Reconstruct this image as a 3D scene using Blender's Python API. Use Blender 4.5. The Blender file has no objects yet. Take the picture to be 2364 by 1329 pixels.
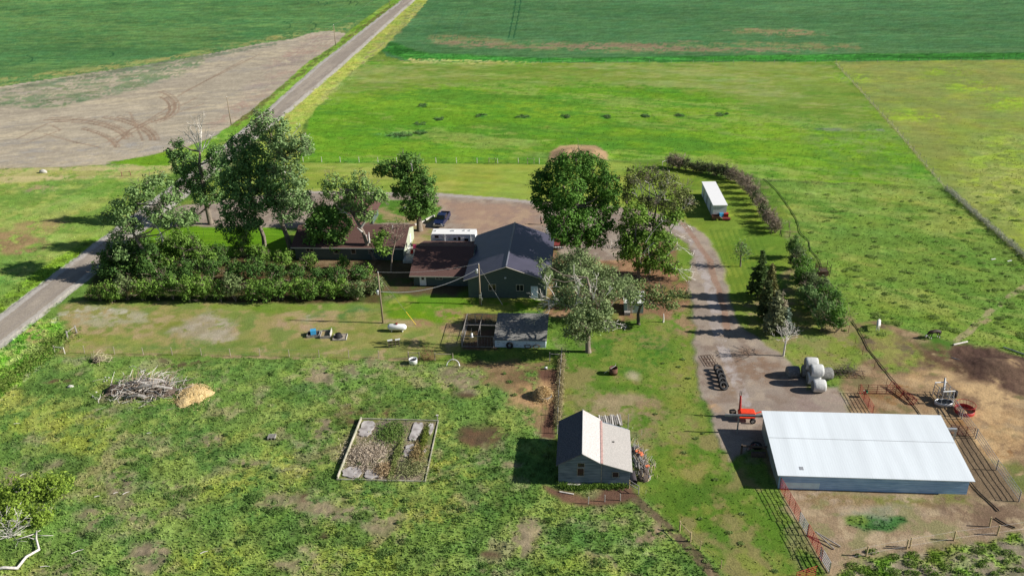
import bpy, math, random
import numpy as np
from mathutils import Vector, Matrix
SC = bpy.context.scene
# ------------------------------------------------------------------ camera, world, sun, exposure
F, HOR, ROLL, YAW, CH = 2072.0, 1022.85, .02583, .090766, 67.0      # focal length in photo pixels, horizon offset, roll, heading, height
TH = math.atan(HOR / F)
fw = np.array([-math.sin(YAW)*math.cos(TH), math.cos(YAW)*math.cos(TH), -math.sin(TH)])
rt0 = np.array([math.cos(YAW), math.sin(YAW), 0.]); dn0 = np.cross(fw, rt0)
RT = math.cos(ROLL)*rt0 + math.sin(ROLL)*dn0; DN = -math.sin(ROLL)*rt0 + math.cos(ROLL)*dn0
cd = bpy.data.cameras.new('camera'); cam = bpy.data.objects.new('camera', cd); SC.collection.objects.link(cam)
cam.matrix_world = Matrix([[RT[i], -DN[i], -fw[i], (0, 0, CH)[i]] for i in range(3)] + [[0, 0, 0, 1]])
cd.sensor_width = 36; cd.lens = F/2364*36; cd.clip_end = 20000; cd.clip_start = 1
SC.camera = cam
EL, AZ = math.radians(29.8), math.radians(91.5)
w = bpy.data.worlds.new('World'); SC.world = w; w.use_nodes = True
sky = w.node_tree.nodes.new('ShaderNodeTexSky'); sky.sky_type = 'NISHITA'; sky.sun_disc = False
sky.sun_elevation = EL; sky.sun_rotation = AZ; sky.altitude = 900; sky.dust_density = .6
w.node_tree.links.new(sky.outputs[0], w.node_tree.nodes['Background'].inputs[0])
w.node_tree.nodes['Background'].inputs[1].default_value = .05
sl = bpy.data.lights.new('sun', 'SUN'); sl.energy = 4.9; sl.angle = math.radians(.5); sl.color = (1, .95, .87)
so = bpy.data.objects.new('sun', sl); SC.collection.objects.link(so)
sd = Vector((math.cos(EL)*math.sin(AZ), math.cos(EL)*math.cos(AZ), math.sin(EL)))
so.rotation_euler = (-sd).to_track_quat('-Z', 'Y').to_euler(); so.location = (100, 0, 100)
SC.view_settings.view_transform = 'Standard'; SC.view_settings.look = 'None'
SC.view_settings.exposure = .55; SC.view_settings.gamma = 1
SC.cycles.max_bounces = 4; SC.cycles.diffuse_bounces = 2; SC.cycles.transparent_max_bounces = 4
KX = 1.30                                                          # sunlit display value / albedo on level ground

def ray(x, y): return (x-1182)*RT + (y-664.5)*DN + F*fw
def G(x, y, z=0.):
    v = ray(x, y); t = (z-CH)/v[2]; return Vector((v[0]*t, v[1]*t, z))
def W(x, y, Y):
    v = ray(x, y); t = Y/v[1]; return Vector((v[0]*t, Y, CH+v[2]*t))
def lin(c): c = c/255.; return c/12.92 if c <= .04045 else ((c+.055)/1.055)**2.4
def S(r, g, b, k=None):
    k = k or KX; return tuple(min(.85, lin(c)/k) for c in (r, g, b))
rnd = random.Random(7); R = np.random.RandomState(5)

# ------------------------------------------------------------------ mesh + object helpers
def props(o, label=None, cat=None, group=None, kind=None):
    for k, v in (('label', label), ('category', cat), ('group', group), ('kind', kind)):
        if v: o[k] = v
    return o
def thing(name, label, cat, loc=(0, 0, 0), rz=0, group=None):
    o = bpy.data.objects.new(name, None); SC.collection.objects.link(o); o.location = loc; o.rotation_euler = (0, 0, rz)
    o.empty_display_size = .3
    return props(o, label, cat, group)
class MB:
    def __init__(s): s.v = []; s.f = []
    def add(s, vs, fs):
        n = len(s.v); s.v += [tuple(p) for p in vs]; s.f += [tuple(i+n for i in q) for q in fs]; return s
    def box(s, c, d, rz=0, rx=0, ry=0):
        m = Matrix.Rotation(rz, 3, 'Z') @ Matrix.Rotation(ry, 3, 'Y') @ Matrix.Rotation(rx, 3, 'X')
        vs = [Vector(c) + m @ Vector((sx*d[0]/2, sy*d[1]/2, sz*d[2]/2)) for sx in (-1, 1) for sy in (-1, 1) for sz in (-1, 1)]
        return s.add(vs, [(0, 1, 3, 2), (4, 6, 7, 5), (0, 4, 5, 1), (2, 3, 7, 6), (0, 2, 6, 4), (1, 5, 7, 3)])
    def bb(s, x0, x1, y0, y1, z0, z1): return s.box(((x0+x1)/2, (y0+y1)/2, (z0+z1)/2), (x1-x0, y1-y0, z1-z0))
    def prism(s, poly, axis, a, b):
        """poly of 2D points extruded along axis ('x','y','z') from a to b"""
        def P(p, t): return {'x': (t, p[0], p[1]), 'y': (p[0], t, p[1]), 'z': (p[0], p[1], t)}[axis]
        n = len(poly); vs = [P(p, a) for p in poly] + [P(p, b) for p in poly]
        return s.add(vs, [tuple(range(n))[::-1], tuple(range(n, 2*n))] + [(i, (i+1) % n, n+(i+1) % n, n+i) for i in range(n)])
    def tube(s, pts, rad, n=6, cap=True):
        pts = [Vector(p) for p in pts]
        if not hasattr(rad, '__len__'): rad = [rad]*len(pts)
        vs = []; N = len(pts)
        for i, p in enumerate(pts):
            t = (pts[min(i+1, N-1)] - pts[max(i-1, 0)])
            t = t.normalized() if t.length > 1e-6 else Vector((0, 0, 1))
            a = t.cross(Vector((0, 0, 1)) if abs(t.z) < .9 else Vector((1, 0, 0))).normalized(); b = t.cross(a)
            for k in range(n):
                an = 2*math.pi*k/n; vs.append(p + (a*math.cos(an) + b*math.sin(an))*rad[i])
        fs = [(i*n+k, i*n+(k+1) % n, (i+1)*n+(k+1) % n, (i+1)*n+k) for i in range(N-1) for k in range(n)]
        if cap: fs += [tuple(range(n))[::-1], tuple((N-1)*n+k for k in range(n))]
        return s.add(vs, fs)
    def lathe(s, prof, c=(0, 0, 0), n=20, axis='z', cap=False):
        vs = []; c = Vector(c)
        for r, h in prof:
            for k in range(n):
                a = 2*math.pi*k/n; q = (r*math.cos(a), r*math.sin(a), h)
                vs.append(c + Vector(q if axis == 'z' else ((h, q[0], q[1]) if axis == 'x' else (q[0], h, q[1]))))
        m = len(prof); fs = [(i*n+k, i*n+(k+1) % n, (i+1)*n+(k+1) % n, (i+1)*n+k) for i in range(m-1) for k in range(n)]
        if cap: fs += [tuple(range(n))[::-1], tuple((m-1)*n+k for k in range(n))]
        return s.add(vs, fs)
    def torus(s, c, R_, r, axis='z', n=24, m=8, tilt=None):
        vs = []
        for i in range(n):
            a = 2*math.pi*i/n
            for j in range(m):
                b = 2*math.pi*j/m; q = Vector(((R_+r*math.cos(b))*math.cos(a), (R_+r*math.cos(b))*math.sin(a), r*math.sin(b)))
                if axis == 'y': q = Vector((q.x, q.z, q.y))
                if axis == 'x': q = Vector((q.z, q.x, q.y))
                if tilt: q = tilt @ q
                vs.append(Vector(c)+q)
        return s.add(vs, [(i*m+j, ((i+1) % n)*m+j, ((i+1) % n)*m+(j+1) % m, i*m+(j+1) % m) for i in range(n) for j in range(m)])
    def build(s, name, mat, parent=None, smooth=False):
        me = bpy.data.meshes.new(name); me.from_pydata([tuple(v) for v in s.v], [], s.f); me.validate()
        import bmesh
        b = bmesh.new(); b.from_mesh(me); bmesh.ops.recalc_face_normals(b, faces=b.faces[:]); b.to_mesh(me); b.free()
        if smooth: me.polygons.foreach_set('use_smooth', [True]*len(me.polygons))
        me.materials.append(mat)
        o = bpy.data.objects.new(name, me); SC.collection.objects.link(o)
        if parent: o.parent = parent
        return o
def npmesh(name, V, Fq, mat, col=None, parent=None, smooth=False):
    me = bpy.data.meshes.new(name); V = np.ascontiguousarray(V, dtype=np.float32); Fq = np.ascontiguousarray(Fq, dtype=np.int32)
    me.vertices.add(len(V)); me.vertices.foreach_set('co', V.ravel())
    k = Fq.shape[1]; me.loops.add(Fq.size); me.loops.foreach_set('vertex_index', Fq.ravel())
    me.polygons.add(len(Fq)); me.polygons.foreach_set('loop_start', np.arange(0, Fq.size, k, dtype=np.int32))
    me.polygons.foreach_set('loop_total', np.full(len(Fq), k, dtype=np.int32))
    me.update(calc_edges=True)
    if smooth: me.polygons.foreach_set('use_smooth', np.ones(len(Fq), dtype=bool))
    if col is not None:
        a = me.color_attributes.new('tint', 'FLOAT_COLOR', 'POINT')
        c = np.ones((len(V), 4), dtype=np.float32); c[:, :3] = col; a.data.foreach_set('color', c.ravel())
    me.materials.append(mat); o = bpy.data.objects.new(name, me); SC.collection.objects.link(o)
    if parent: o.parent = parent
    return o

# ------------------------------------------------------------------ materials
def M(name, col, rough=.8, nz=.25, ns=3., metal=0., col2=None, sc=(1, 1, 1), spec=.3, bump=0., bs=8., stripes=None):
    m = bpy.data.materials.new(name); m.use_nodes = True; t = m.node_tree; N = t.nodes; L = t.links; b = N['Principled BSDF']
    b.inputs['Roughness'].default_value = rough; b.inputs['Metallic'].default_value = metal; b.inputs['Specular IOR Level'].default_value = spec
    tc = N.new('ShaderNodeTexCoord'); mp = N.new('ShaderNodeMapping'); mp.inputs['Scale'].default_value = sc
    L.new(tc.outputs['Object'], mp.inputs[0])
    no = N.new('ShaderNodeTexNoise'); no.inputs['Scale'].default_value = ns; no.inputs['Detail'].default_value = 5; L.new(mp.outputs[0], no.inputs['Vector'])
    rp = N.new('ShaderNodeValToRGB'); rp.color_ramp.elements[0].position = .32; rp.color_ramp.elements[1].position = .68
    c2 = col2 or tuple(c*(1-nz) for c in col); c1 = col if col2 else tuple(min(.9, c*(1+nz)) for c in col)
    rp.color_ramp.elements[0].color = (*c2, 1); rp.color_ramp.elements[1].color = (*c1, 1)
    L.new(no.outputs['Fac'], rp.inputs[0]); out = rp.outputs[0]
    if stripes:                                                    # (axis, period, darkness): boards or ribs
        ax, per, dk = stripes; sx = N.new('ShaderNodeSeparateXYZ'); L.new(tc.outputs['Object'], sx.inputs[0])
        d = N.new('ShaderNodeMath'); d.operation = 'DIVIDE'; d.inputs[1].default_value = per; L.new(sx.outputs[ax], d.inputs[0])
        fr = N.new('ShaderNodeMath'); fr.operation = 'FRACT'; L.new(d.outputs[0], fr.inputs[0])
        gt = N.new('ShaderNodeMath'); gt.operation = 'LESS_THAN'; gt.inputs[1].default_value = .16; L.new(fr.outputs[0], gt.inputs[0])
        mx = N.new('ShaderNodeMix'); mx.data_type = 'RGBA'; mx.blend_type = 'MULTIPLY'; mx.inputs[7].default_value = (dk, dk, dk, 1)
        L.new(gt.outputs[0], mx.inputs[0]); L.new(out, mx.inputs[6]); out = mx.outputs[2]
    L.new(out, b.inputs['Base Color'])
    if bump:
        n2 = N.new('ShaderNodeTexNoise'); n2.inputs['Scale'].default_value = bs; L.new(mp.outputs[0], n2.inputs['Vector'])
        bp = N.new('ShaderNodeBump'); bp.inputs['Strength'].default_value = 1; bp.inputs['Distance'].default_value = bump
        L.new(n2.outputs['Fac'], bp.inputs['Height']); L.new(bp.outputs[0], b.inputs['Normal'])
    return m
def Mtint(name, trans=0., rough=.7, gain=1., nscale=6., namp=.35, bump=.03, spec=.25):
    """material whose colour is the mesh's own 'tint' attribute, broken up by fine noise"""
    m = bpy.data.materials.new(name); m.use_nodes = True; t = m.node_tree; N = t.nodes; L = t.links; b = N['Principled BSDF']
    b.inputs['Roughness'].default_value = rough; b.inputs['Specular IOR Level'].default_value = spec
    at = N.new('ShaderNodeAttribute'); at.attribute_name = 'tint'; out = at.outputs['Color']
    if namp:
        tc = N.new('ShaderNodeTexCoord'); no = N.new('ShaderNodeTexNoise'); no.inputs['Scale'].default_value = nscale; no.inputs['Detail'].default_value = 6
        no.inputs['Roughness'].default_value = .7; L.new(tc.outputs['Object'], no.inputs['Vector'])
        mr = N.new('ShaderNodeMapRange'); mr.inputs[1].default_value = .25; mr.inputs[2].default_value = .75
        mr.inputs[3].default_value = 1-namp; mr.inputs[4].default_value = 1+namp; L.new(no.outputs['Fac'], mr.inputs[0])
        mx = N.new('ShaderNodeVectorMath'); mx.operation = 'SCALE'; L.new(out, mx.inputs[0]); L.new(mr.outputs[0], mx.inputs['Scale']); out = mx.outputs[0]
        if bump:
            bp = N.new('ShaderNodeBump'); bp.inputs['Distance'].default_value = bump; L.new(no.outputs['Fac'], bp.inputs['Height']); L.new(bp.outputs[0], b.inputs['Normal'])
    L.new(out, b.inputs['Base Color'])
    if trans:
        tr = N.new('ShaderNodeBsdfTranslucent'); L.new(out, tr.inputs['Color']); ms = N.new('ShaderNodeMixShader'); ms.inputs[0].default_value = trans
        L.new(b.outputs[0], ms.inputs[1]); L.new(tr.outputs[0], ms.inputs[2]); L.new(ms.outputs[0], N['Material Output'].inputs[0])
    return m
mGround = Mtint('ground_cover', nscale=4.2, namp=.34, bump=.07, rough=.95, spec=.05)
mSmooth = Mtint('gravel_surface', nscale=5, namp=.30, bump=.03, rough=.95, spec=.1)
mLeaf = Mtint('leaves', trans=.3, rough=.7, namp=0, spec=.15)
mGrass = Mtint('grass_blades', trans=.25, rough=.7, namp=0, spec=.15)
mBark = M('bark', (.20, .165, .13), .9, .35, 4, sc=(1, 1, .3))
mBarkD = M('dark_bark', (.09, .075, .06), .9, .35, 4, sc=(1, 1, .3))
mDead = M('dead_wood', (.62, .58, .53), .85, .25, 4)
mTwig = M('brown_twigs', (.30, .235, .18), .9, .3, 4)
mWood = M('weathered_wood', (.34, .29, .22), .85, .3, 5, sc=(1, 1, .3))
mWoodG = M('grey_wood', (.30, .28, .26), .85, .35, 4)
mWoodY = M('new_wood', (.46, .36, .20), .8, .2, 4)
mWoodD = M('dark_wood', (.10, .075, .06), .85, .3, 4)
mPole = M('pole_wood', (.27, .215, .15), .85, .25, 4, sc=(1, 1, .2))
mWire = M('wire', (.30, .30, .30), .5, .1, 4, metal=.5)
mHose = M('black_hose', (.012, .012, .012), .5, .1, 4)
mWhite = M('white_paint', (.78, .78, .77), .5, .06, 3)
mWhiteR = M('white_roof', (.80, .80, .79), .5, .03, 2)
mGlass = M('window_glass', (.015, .018, .022), .12, .1, 2, spec=.6)
mBlk = M('black_rubber', (.018, .018, .02), .7, .3, 6)
mSteel = M('grey_steel', (.33, .34, .35), .45, .2, 4, metal=.6)
mGalv = M('galvanised', (.5, .51, .52), .4, .15, 5, metal=.5)
mRust = M('rusty_steel', (.13, .065, .04), .85, .4, 6)
mRed = M('red_paint', (.40, .035, .03), .5, .25, 4)
mRedB = M('orange_red_paint', (.75, .06, .02), .4, .12, 3)
mRedD = M('dark_red_paint', (.20, .04, .035), .6, .35, 5)
mBlue = M('light_blue_plastic', (.06, .35, .62), .4, .1, 4)
mGreen = M('green_plastic', (.02, .16, .08), .4, .1, 4)
mConc = M('concrete', (.5, .48, .44), .9, .2, 3)

# ------------------------------------------------------------------ numpy noise
def vnoise(x, y, seed):
    xi = np.floor(x).astype(np.int64); yi = np.floor(y).astype(np.int64); fx = x-xi; fy = y-yi
    def h(a, b):
        n = (a*374761393 + b*668265263 + seed*1442695041) & 0xffffffff
        n = ((n ^ (n >> 13))*1274126177) & 0xffffffff; n = ((n ^ (n >> 16))*2246822519) & 0xffffffff
        return ((n ^ (n >> 15)) & 0xffff)/65535.
    u = fx*fx*(3-2*fx); v = fy*fy*(3-2*fy)
    a = h(xi, yi); b = h(xi+1, yi); c = h(xi, yi+1); d = h(xi+1, yi+1)
    return (a+(b-a)*u)*(1-v) + (c+(d-c)*u)*v
def fbm(x, y, s, seed=0, o=3, rot=.5, ax=1.):
    c, sn = math.cos(rot), math.sin(rot); X = (x*c+y*sn)/s/ax; Y = (-x*sn+y*c)/s; t = 0; a = 1; n = 0
    for k in range(o):
        t = t+a*vnoise(X+13.7*k, Y-7.1*k, seed+k*17); n += a; a *= .55; X = X*2.03; Y = Y*2.03
    return t/n
def sst(a, b, x): t = np.clip((x-a)/(b-a), 0, 1); return t*t*(3-2*t)

# ------------------------------------------------------------------ the ground: one sheet, fine inside the view and coarse to the horizon
fwd = np.array([-math.sin(YAW), math.cos(YAW)]); lat = np.array([math.cos(YAW), math.sin(YAW)])
vv = np.linspace(-735, 735, 640); den = vv*math.cos(TH)+F*math.sin(TH); rows_f = (CH*(F*math.cos(TH)-vv*math.sin(TH))/den)[::-1]
depth = lambda q: q*math.cos(TH)+CH*math.sin(TH)
rows = np.concatenate([[-300, -100, 0, 30, 45], rows_f, [520, 620, 800, 1100, 1600, 2500, 4000, 8000]])
rows = np.unique(rows)
uu = np.linspace(-1300, 1300, 1020); uu = np.concatenate([[-30000, -9000, -5000, -3000, -2000, -1600, -1450, -1370], uu, [1370, 1450, 1600, 2000, 3000, 5000, 9000, 30000]])
RR, UU = np.meshgrid(rows, uu, indexing='ij'); dep = np.maximum(depth(RR), 55.)
PX = (RR*fwd[0] + UU*dep/F*lat[0]).ravel(); PY = (RR*fwd[1] + UU*dep/F*lat[1]).ravel(); NV = PX.size
nr, nc = RR.shape
big = fbm(PX, PY, 26, 1); mid = fbm(PX, PY, 6, 2); sml = fbm(PX, PY, 1.3, 3, 3); fin = fbm(PX, PY, .45, 4, 2); mott = fbm(PX, PY, 2.6, 9, 3)
rv = R.rand(NV)
wx = (fbm(PX, PY, 3.2, 21, 3)-.5)*2; wy = (fbm(PX, PY, 3.2, 22, 3)-.5)*2
col = np.zeros((NV, 3)); zid = np.zeros(NV, dtype=np.int8); rough = np.full(NV, .10); hz = np.zeros(NV)
c3 = lambda c: np.array(S(*c))
def mix3(a, b, t): return a + (b-a)*t[:, None]
def palette(cols, idx, sb=0, ax=1., rot=.5, s=None):
    x, y = PX[idx], PY[idx]; c = np.tile(c3(cols[0]), (len(x), 1)); s = s or 14
    sm = fbm(x, y, 1.5, 33+sb, 3, rot, min(ax, 2.5))
    for i, (d, lo, hi) in enumerate(((1., .40, .60), (2.4, .50, .64), (2., .53, .66))[:len(cols)-1]):
        n = fbm(x, y, s/d, 31+sb+i*9, 4, rot, ax)*.62 + sm*.38 if i != 1 else fbm(x, y, s/d, 31+sb+9, 4, rot, ax)*.66 + (1-sm)*.34
        c = mix3(c, c3(cols[i+1]), sst(lo, hi, n)*(1 if i == 0 else .8))
    return c
def sdf(P, x, y):
    d = np.full(len(x), 1e18); ins = np.zeros(len(x), dtype=bool); n = len(P)
    for i in range(n):
        ax_, ay = P[i]; bx, by = P[(i+1) % n]; ex, ey = bx-ax_, by-ay; t = np.clip(((x-ax_)*ex+(y-ay)*ey)/(ex*ex+ey*ey+1e-9), 0, 1)
        d = np.minimum(d, (x-ax_-t*ex)**2+(y-ay-t*ey)**2)
        if ay != by: ins ^= ((ay > y) != (by > y)) & (x < (bx-ax_)*(y-ay)/(by-ay)+ax_)
    return np.where(ins, 1, -1)*np.sqrt(d)
zc = [0]
def paint(idx, m, cols, brk=0, r=None, z=None, ax=1., rot=.5, s=None):
    zc[0] += 3
    if brk:
        n = fbm(PX[idx], PY[idx], .7, 60+zc[0], 3)*.5+fbm(PX[idx], PY[idx], 3.5, 61+zc[0], 2)*.5; m = m*sst(.40+(brk-.5)*.5, .60+(brk-.5)*.5, n)*.85
    col[idx] = mix3(col[idx], palette(cols, idx, zc[0], ax, rot, s), m) if m.ndim == 1 else col[idx]
    if r is not None: rough[idx] = rough[idx]*(1-m)+r*m
    if z is not None: zid[idx[m > .5]] = z
def zone(poly, cols, warp=.6, soft=.35, **k):
    P = [tuple(G(*p)[:2]) for p in poly]; xs = [p[0] for p in P]; ys = [p[1] for p in P]; g = warp*2+soft+1
    idx = np.nonzero((PX > min(xs)-g) & (PX < max(xs)+g) & (PY > min(ys)-g) & (PY < max(ys)+g))[0]
    if not len(idx): return
    d = sdf(P, PX[idx]+wx[idx]*warp, PY[idx]+wy[idx]*warp); paint(idx, sst(-soft, soft, d), cols, **k)
def patch(x, y, rx, ry, cols, warp=1.2, soft=.8, brk=.45, **k):
    warp = max(warp, min(3.2, .05*rx)); soft = max(soft, .5*warp); brk = max(brk, .42) if rx > 20 else brk
    zone([(x+rx*math.cos(a), y+ry*math.sin(a)) for a in np.linspace(0, 6.283, 11)[:-1]], cols, warp, soft, brk=brk, **k)
def line(pts, w_, cols, warp=.15, soft=.15, op=1., **k):
    P = [tuple(G(*p)[:2]) for p in pts]
    for a, b in zip(P, P[1:]):
        g = w_+soft+warp*2
        idx = np.nonzero((PX > min(a[0], b[0])-g) & (PX < max(a[0], b[0])+g) & (PY > min(a[1], b[1])-g) & (PY < max(a[1], b[1])+g))[0]
        if not len(idx): continue
        x = PX[idx]+wx[idx]*warp; y = PY[idx]+wy[idx]*warp; ex, ey = b[0]-a[0], b[1]-a[1]
        t = np.clip(((x-a[0])*ex+(y-a[1])*ey)/(ex*ex+ey*ey+1e-9), 0, 1); d = np.sqrt((x-a[0]-t*ex)**2+(y-a[1]-t*ey)**2)
        paint(idx, (1-sst(w_/2, w_/2+soft, d))*op, cols, **k)
def arc(cx, cy, rx, ry, a0, a1, n=12): return [(cx+rx*math.cos(math.radians(a)), cy+ry*math.sin(math.radians(a))) for a in np.linspace(a0, a1, n)]

ALL = np.arange(NV)
GR1, GR2, GR3 = (104, 134, 52), (70, 104, 42), (134, 150, 66)
TAN, BRN, DBR, STR = (172, 152, 122), (128, 100, 78), (84, 64, 56), (208, 180, 132)
paint(ALL, np.ones(NV), [GR1, (84, 116, 48), (122, 142, 62), (140, 138, 92)], r=.13)
# fields beyond
BOT = [(690, 376), (1240, 379), (1400, 372), (1540, 368), (1700, 394), (1760, 413), (2180, 432)]
zone([(840, 142), (1930, 140), (2180, 432)] + BOT[::-1][1:] + [(700, 330), (720, 262), (790, 185)],
     [(98, 144, 38), (116, 154, 44), (84, 132, 44), (132, 154, 74)], ax=3.5, rot=-.25, s=24, r=.16)
zone([(850, 150), (1930, 142), (2060, 290), (1900, 280), (1780, 262), (1650, 210), (1500, 200), (1300, 186), (1100, 190), (950, 205), (790, 215), (760, 235), (800, 170)],
     [(146, 164, 84), (132, 156, 68), (156, 168, 98), (112, 148, 56)], warp=8, soft=6, ax=3, rot=-.1, s=18, r=.08)
zone([(1800, 262), (2060, 290), (2172, 425), (1960, 415), (1850, 330)], [(112, 146, 62), (96, 138, 52), (136, 158, 84)], warp=6, soft=5, ax=3, rot=-.2, brk=.48, r=.12)
zone([(1925, 142), (2600, 136), (2800, 900), (2364, 600), (2182, 436)], [(146, 156, 84), (140, 152, 78), (146, 164, 70), (134, 148, 78)], ax=1.8, rot=.1, s=22, r=.1)
zone([(2240, 300), (2600, 330), (2700, 640), (2364, 560), (2215, 440)], [(146, 156, 84), (132, 148, 72), (146, 168, 62), (116, 132, 64)], ax=1.2, s=8, r=.17, warp=5, soft=4)
for (x, y, rx, ry) in ((2100, 270, 90, 16), (1960, 180, 60, 10), (2250, 200, 70, 12), (2330, 240, 60, 20), (2190, 165, 60, 8)): patch(x, y, rx, ry, [(162, 192, 60), (140, 172, 52)], brk=.5, warp=4, soft=4)
zone([(1880, 296), (2040, 298), (2042, 303), (1882, 302)], [(84, 104, 70), (130, 140, 110)], warp=.6, soft=.3, brk=.4)
# right near pasture
zone([(1760, 417), (1900, 421), (2182, 436), (2364, 602), (2700, 900), (2364, 835), (2190, 790), (2010, 752), (1960, 742), (1880, 600), (1800, 470)],
     [(116, 142, 60), (106, 136, 58), (138, 152, 76), (94, 128, 50)], ax=2.6, rot=-.45, s=10, r=.17)
zone([(1790, 425), (2182, 440), (2230, 480), (1900, 470)], [(152, 160, 92), (130, 154, 74)], warp=3, soft=3, brk=.5, ax=2.5, rot=-.2)
line([(1765, 417), (1900, 423), (2050, 431), (2185, 438)], .9, [(92, 110, 52), (70, 92, 42)], warp=.5, brk=.46, r=.3)
line([(2364, 660), (2290, 715), (2235, 765), (2205, 785)], .9, [(170, 160, 120)], warp=.4, brk=.42)
line([(2280, 738), (2245, 755)], .7, [(176, 158, 120)], warp=.4, brk=.4)
# crop fields
NEC = [(1150, -240), (1060, -90), (992, -8), (955, 38), (905, 88), (880, 116), (893, 130), (935, 141), (1250, 145), (1925, 142), (2900, 134), (3600, -240)]
zone(NEC, [(84, 128, 80), (78, 122, 74), (92, 134, 84)], warp=.7, soft=.3, ax=7, rot=-.02, s=30, r=.04, z=3)
zone([(880, 116), (905, 96), (980, 122), (1250, 134), (1600, 130), (2000, 124), (2900, 118), (2900, 134), (1925, 141), (1250, 144), (935, 139)],
     [(52, 112, 40), (66, 128, 54), (38, 88, 34)], warp=1.5, soft=1.2, ax=6, rot=-.02, s=9, r=.25)
zone([(985, 82), (1080, 84), (1200, 98), (1440, 99), (1700, 98), (1980, 100), (1990, 112), (1800, 120), (1400, 122), (1130, 110), (1000, 100)],
     [(158, 134, 110), (140, 134, 92), (112, 142, 84)], warp=6, soft=3, ax=6, rot=-.03, s=12, r=.03, brk=.34)
zone([(1690, 66), (1850, 68), (1900, 80), (1800, 82), (1700, 76)], [(160, 140, 105), (120, 140, 86)], warp=6, soft=3, ax=6, rot=-.03, s=10, brk=.36)
zone([(945, 135), (1245, 143), (1240, 150), (930, 146)], [(184, 184, 118), (160, 170, 90)], warp=.8, soft=.5, brk=.4)
for x in (1190, 1178): line([(x+16, -20), (x+6, 40), (x-4, 88)], .35, [(44, 96, 60)], warp=.1)
for a0, x in ((0, 1010), (1, 1050), (2, 1062)): line([(x+20, 20), (x, 60), (x-8, 95)], .3, [(70, 122, 80)], warp=.1, op=.6)
WC = [(1010, -90), (905, 0), (842, 44), (800, 76), (760, 71), (716, 77), (676, 90), (600, 101), (500, 121), (400, 141), (200, 170), (0, 200), (-500, 262), (-3000, 300), (-3000, -240), (1120, -240)]
zone(WC, [(96, 140, 80), (84, 130, 76), (110, 148, 84)], warp=.5, soft=.3, ax=5, rot=-.1, s=34, r=.05, z=4)
zone([(-300, 225), (0, 183), (200, 155), (400, 128), (500, 108), (600, 90), (690, 72), (790, 60), (830, 48), (800, 76), (716, 77), (600, 101), (500, 121), (200, 170), (0, 200), (-300, 238)],
     [(168, 172, 104), (140, 162, 96), (186, 172, 108)], warp=4, soft=4, ax=5, rot=.1, brk=.44)
for cx, cy, rx in ((45, 137, 30), (240, 125, 22), (640, 60, 30), (722, 6, 14), (742, 8, 14), (790, 6, 20), (806, 8, 20), (700, 60, 30)): line(arc(cx, cy, rx, rx*.35, -70, 60), .4, [(46, 92, 56)], warp=.1, op=.8)
BF = [(800, 78), (772, 104), (700, 152), (640, 206), (560, 270), (500, 312), (440, 336), (390, 350), (310, 364), (240, 380), (0, 390), (-500, 410), (-3000, 420), (-3000, 300), (-500, 262), (0, 200), (200, 170), (400, 141), (500, 121), (600, 101), (676, 90), (716, 77), (760, 71)]
zone(BF, [(190, 178, 156), (178, 167, 147), (204, 190, 162), (170, 162, 148)], warp=.5, soft=.3, ax=6, rot=.35, s=14, r=.05, z=5)
zone([(0, 205), (470, 128), (485, 142), (400, 182), (300, 208), (230, 226), (120, 250), (0, 246), (-300, 270), (-300, 240)], [(104, 132, 90), (120, 142, 102), (176, 168, 142)], warp=3, soft=2, ax=4, rot=.3, s=8, brk=.40)
zone([(620, 150), (720, 80), (796, 82), (690, 160), (560, 260), (480, 300)], [(180, 152, 136), (188, 172, 152), (160, 148, 140)], warp=3, soft=3, ax=6, rot=.75, brk=.44)
zone([(0, 330), (240, 320), (440, 320), (480, 312), (390, 350), (240, 376), (0, 386)], [(166, 162, 156), (184, 172, 152)], warp=5, soft=5, ax=5, rot=.25, brk=.40)
zone([(0, 205), (470, 127), (640, 98), (640, 104), (470, 136), (0, 212)], [(120, 130, 104)], warp=.8, soft=.4, brk=.45)
TR = [(150, 128, 108), (168, 146, 124)]
for cx, cy, rx, ry, a0, a1 in ((150, 325, 150, 50, -110, -10), (150, 325, 138, 44, -100, -5), (180, 330, 170, 62, -70, -5), (180, 330, 180, 68, -60, -5), (330, 245, 75, 38, -60, 70), (330, 250, 62, 34, -50, 70), (110, 350, 160, 60, -60, -10)):
    line(arc(cx, cy, rx, ry, a0, a1), .7, TR, warp=.06, op=.85); line(arc(cx, cy, rx+9, ry+4, a0, a1), .45, TR, warp=.06, op=.6)
for a in (((245, 330), (330, 285), (410, 235)), ((255, 335), (350, 280), (470, 240)), ((270, 330), (300, 300), (380, 262), (455, 225)), ((40, 320), (110, 285), (150, 275)), ((100, 308), (180, 330), (230, 340)), ((300, 260), (330, 325)), ((420, 215), (600, 125)), ((410, 222), (560, 140)), ((60, 330), (140, 300), (120, 290))):
    line(a, .5, TR, warp=.08, op=.7)
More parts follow.
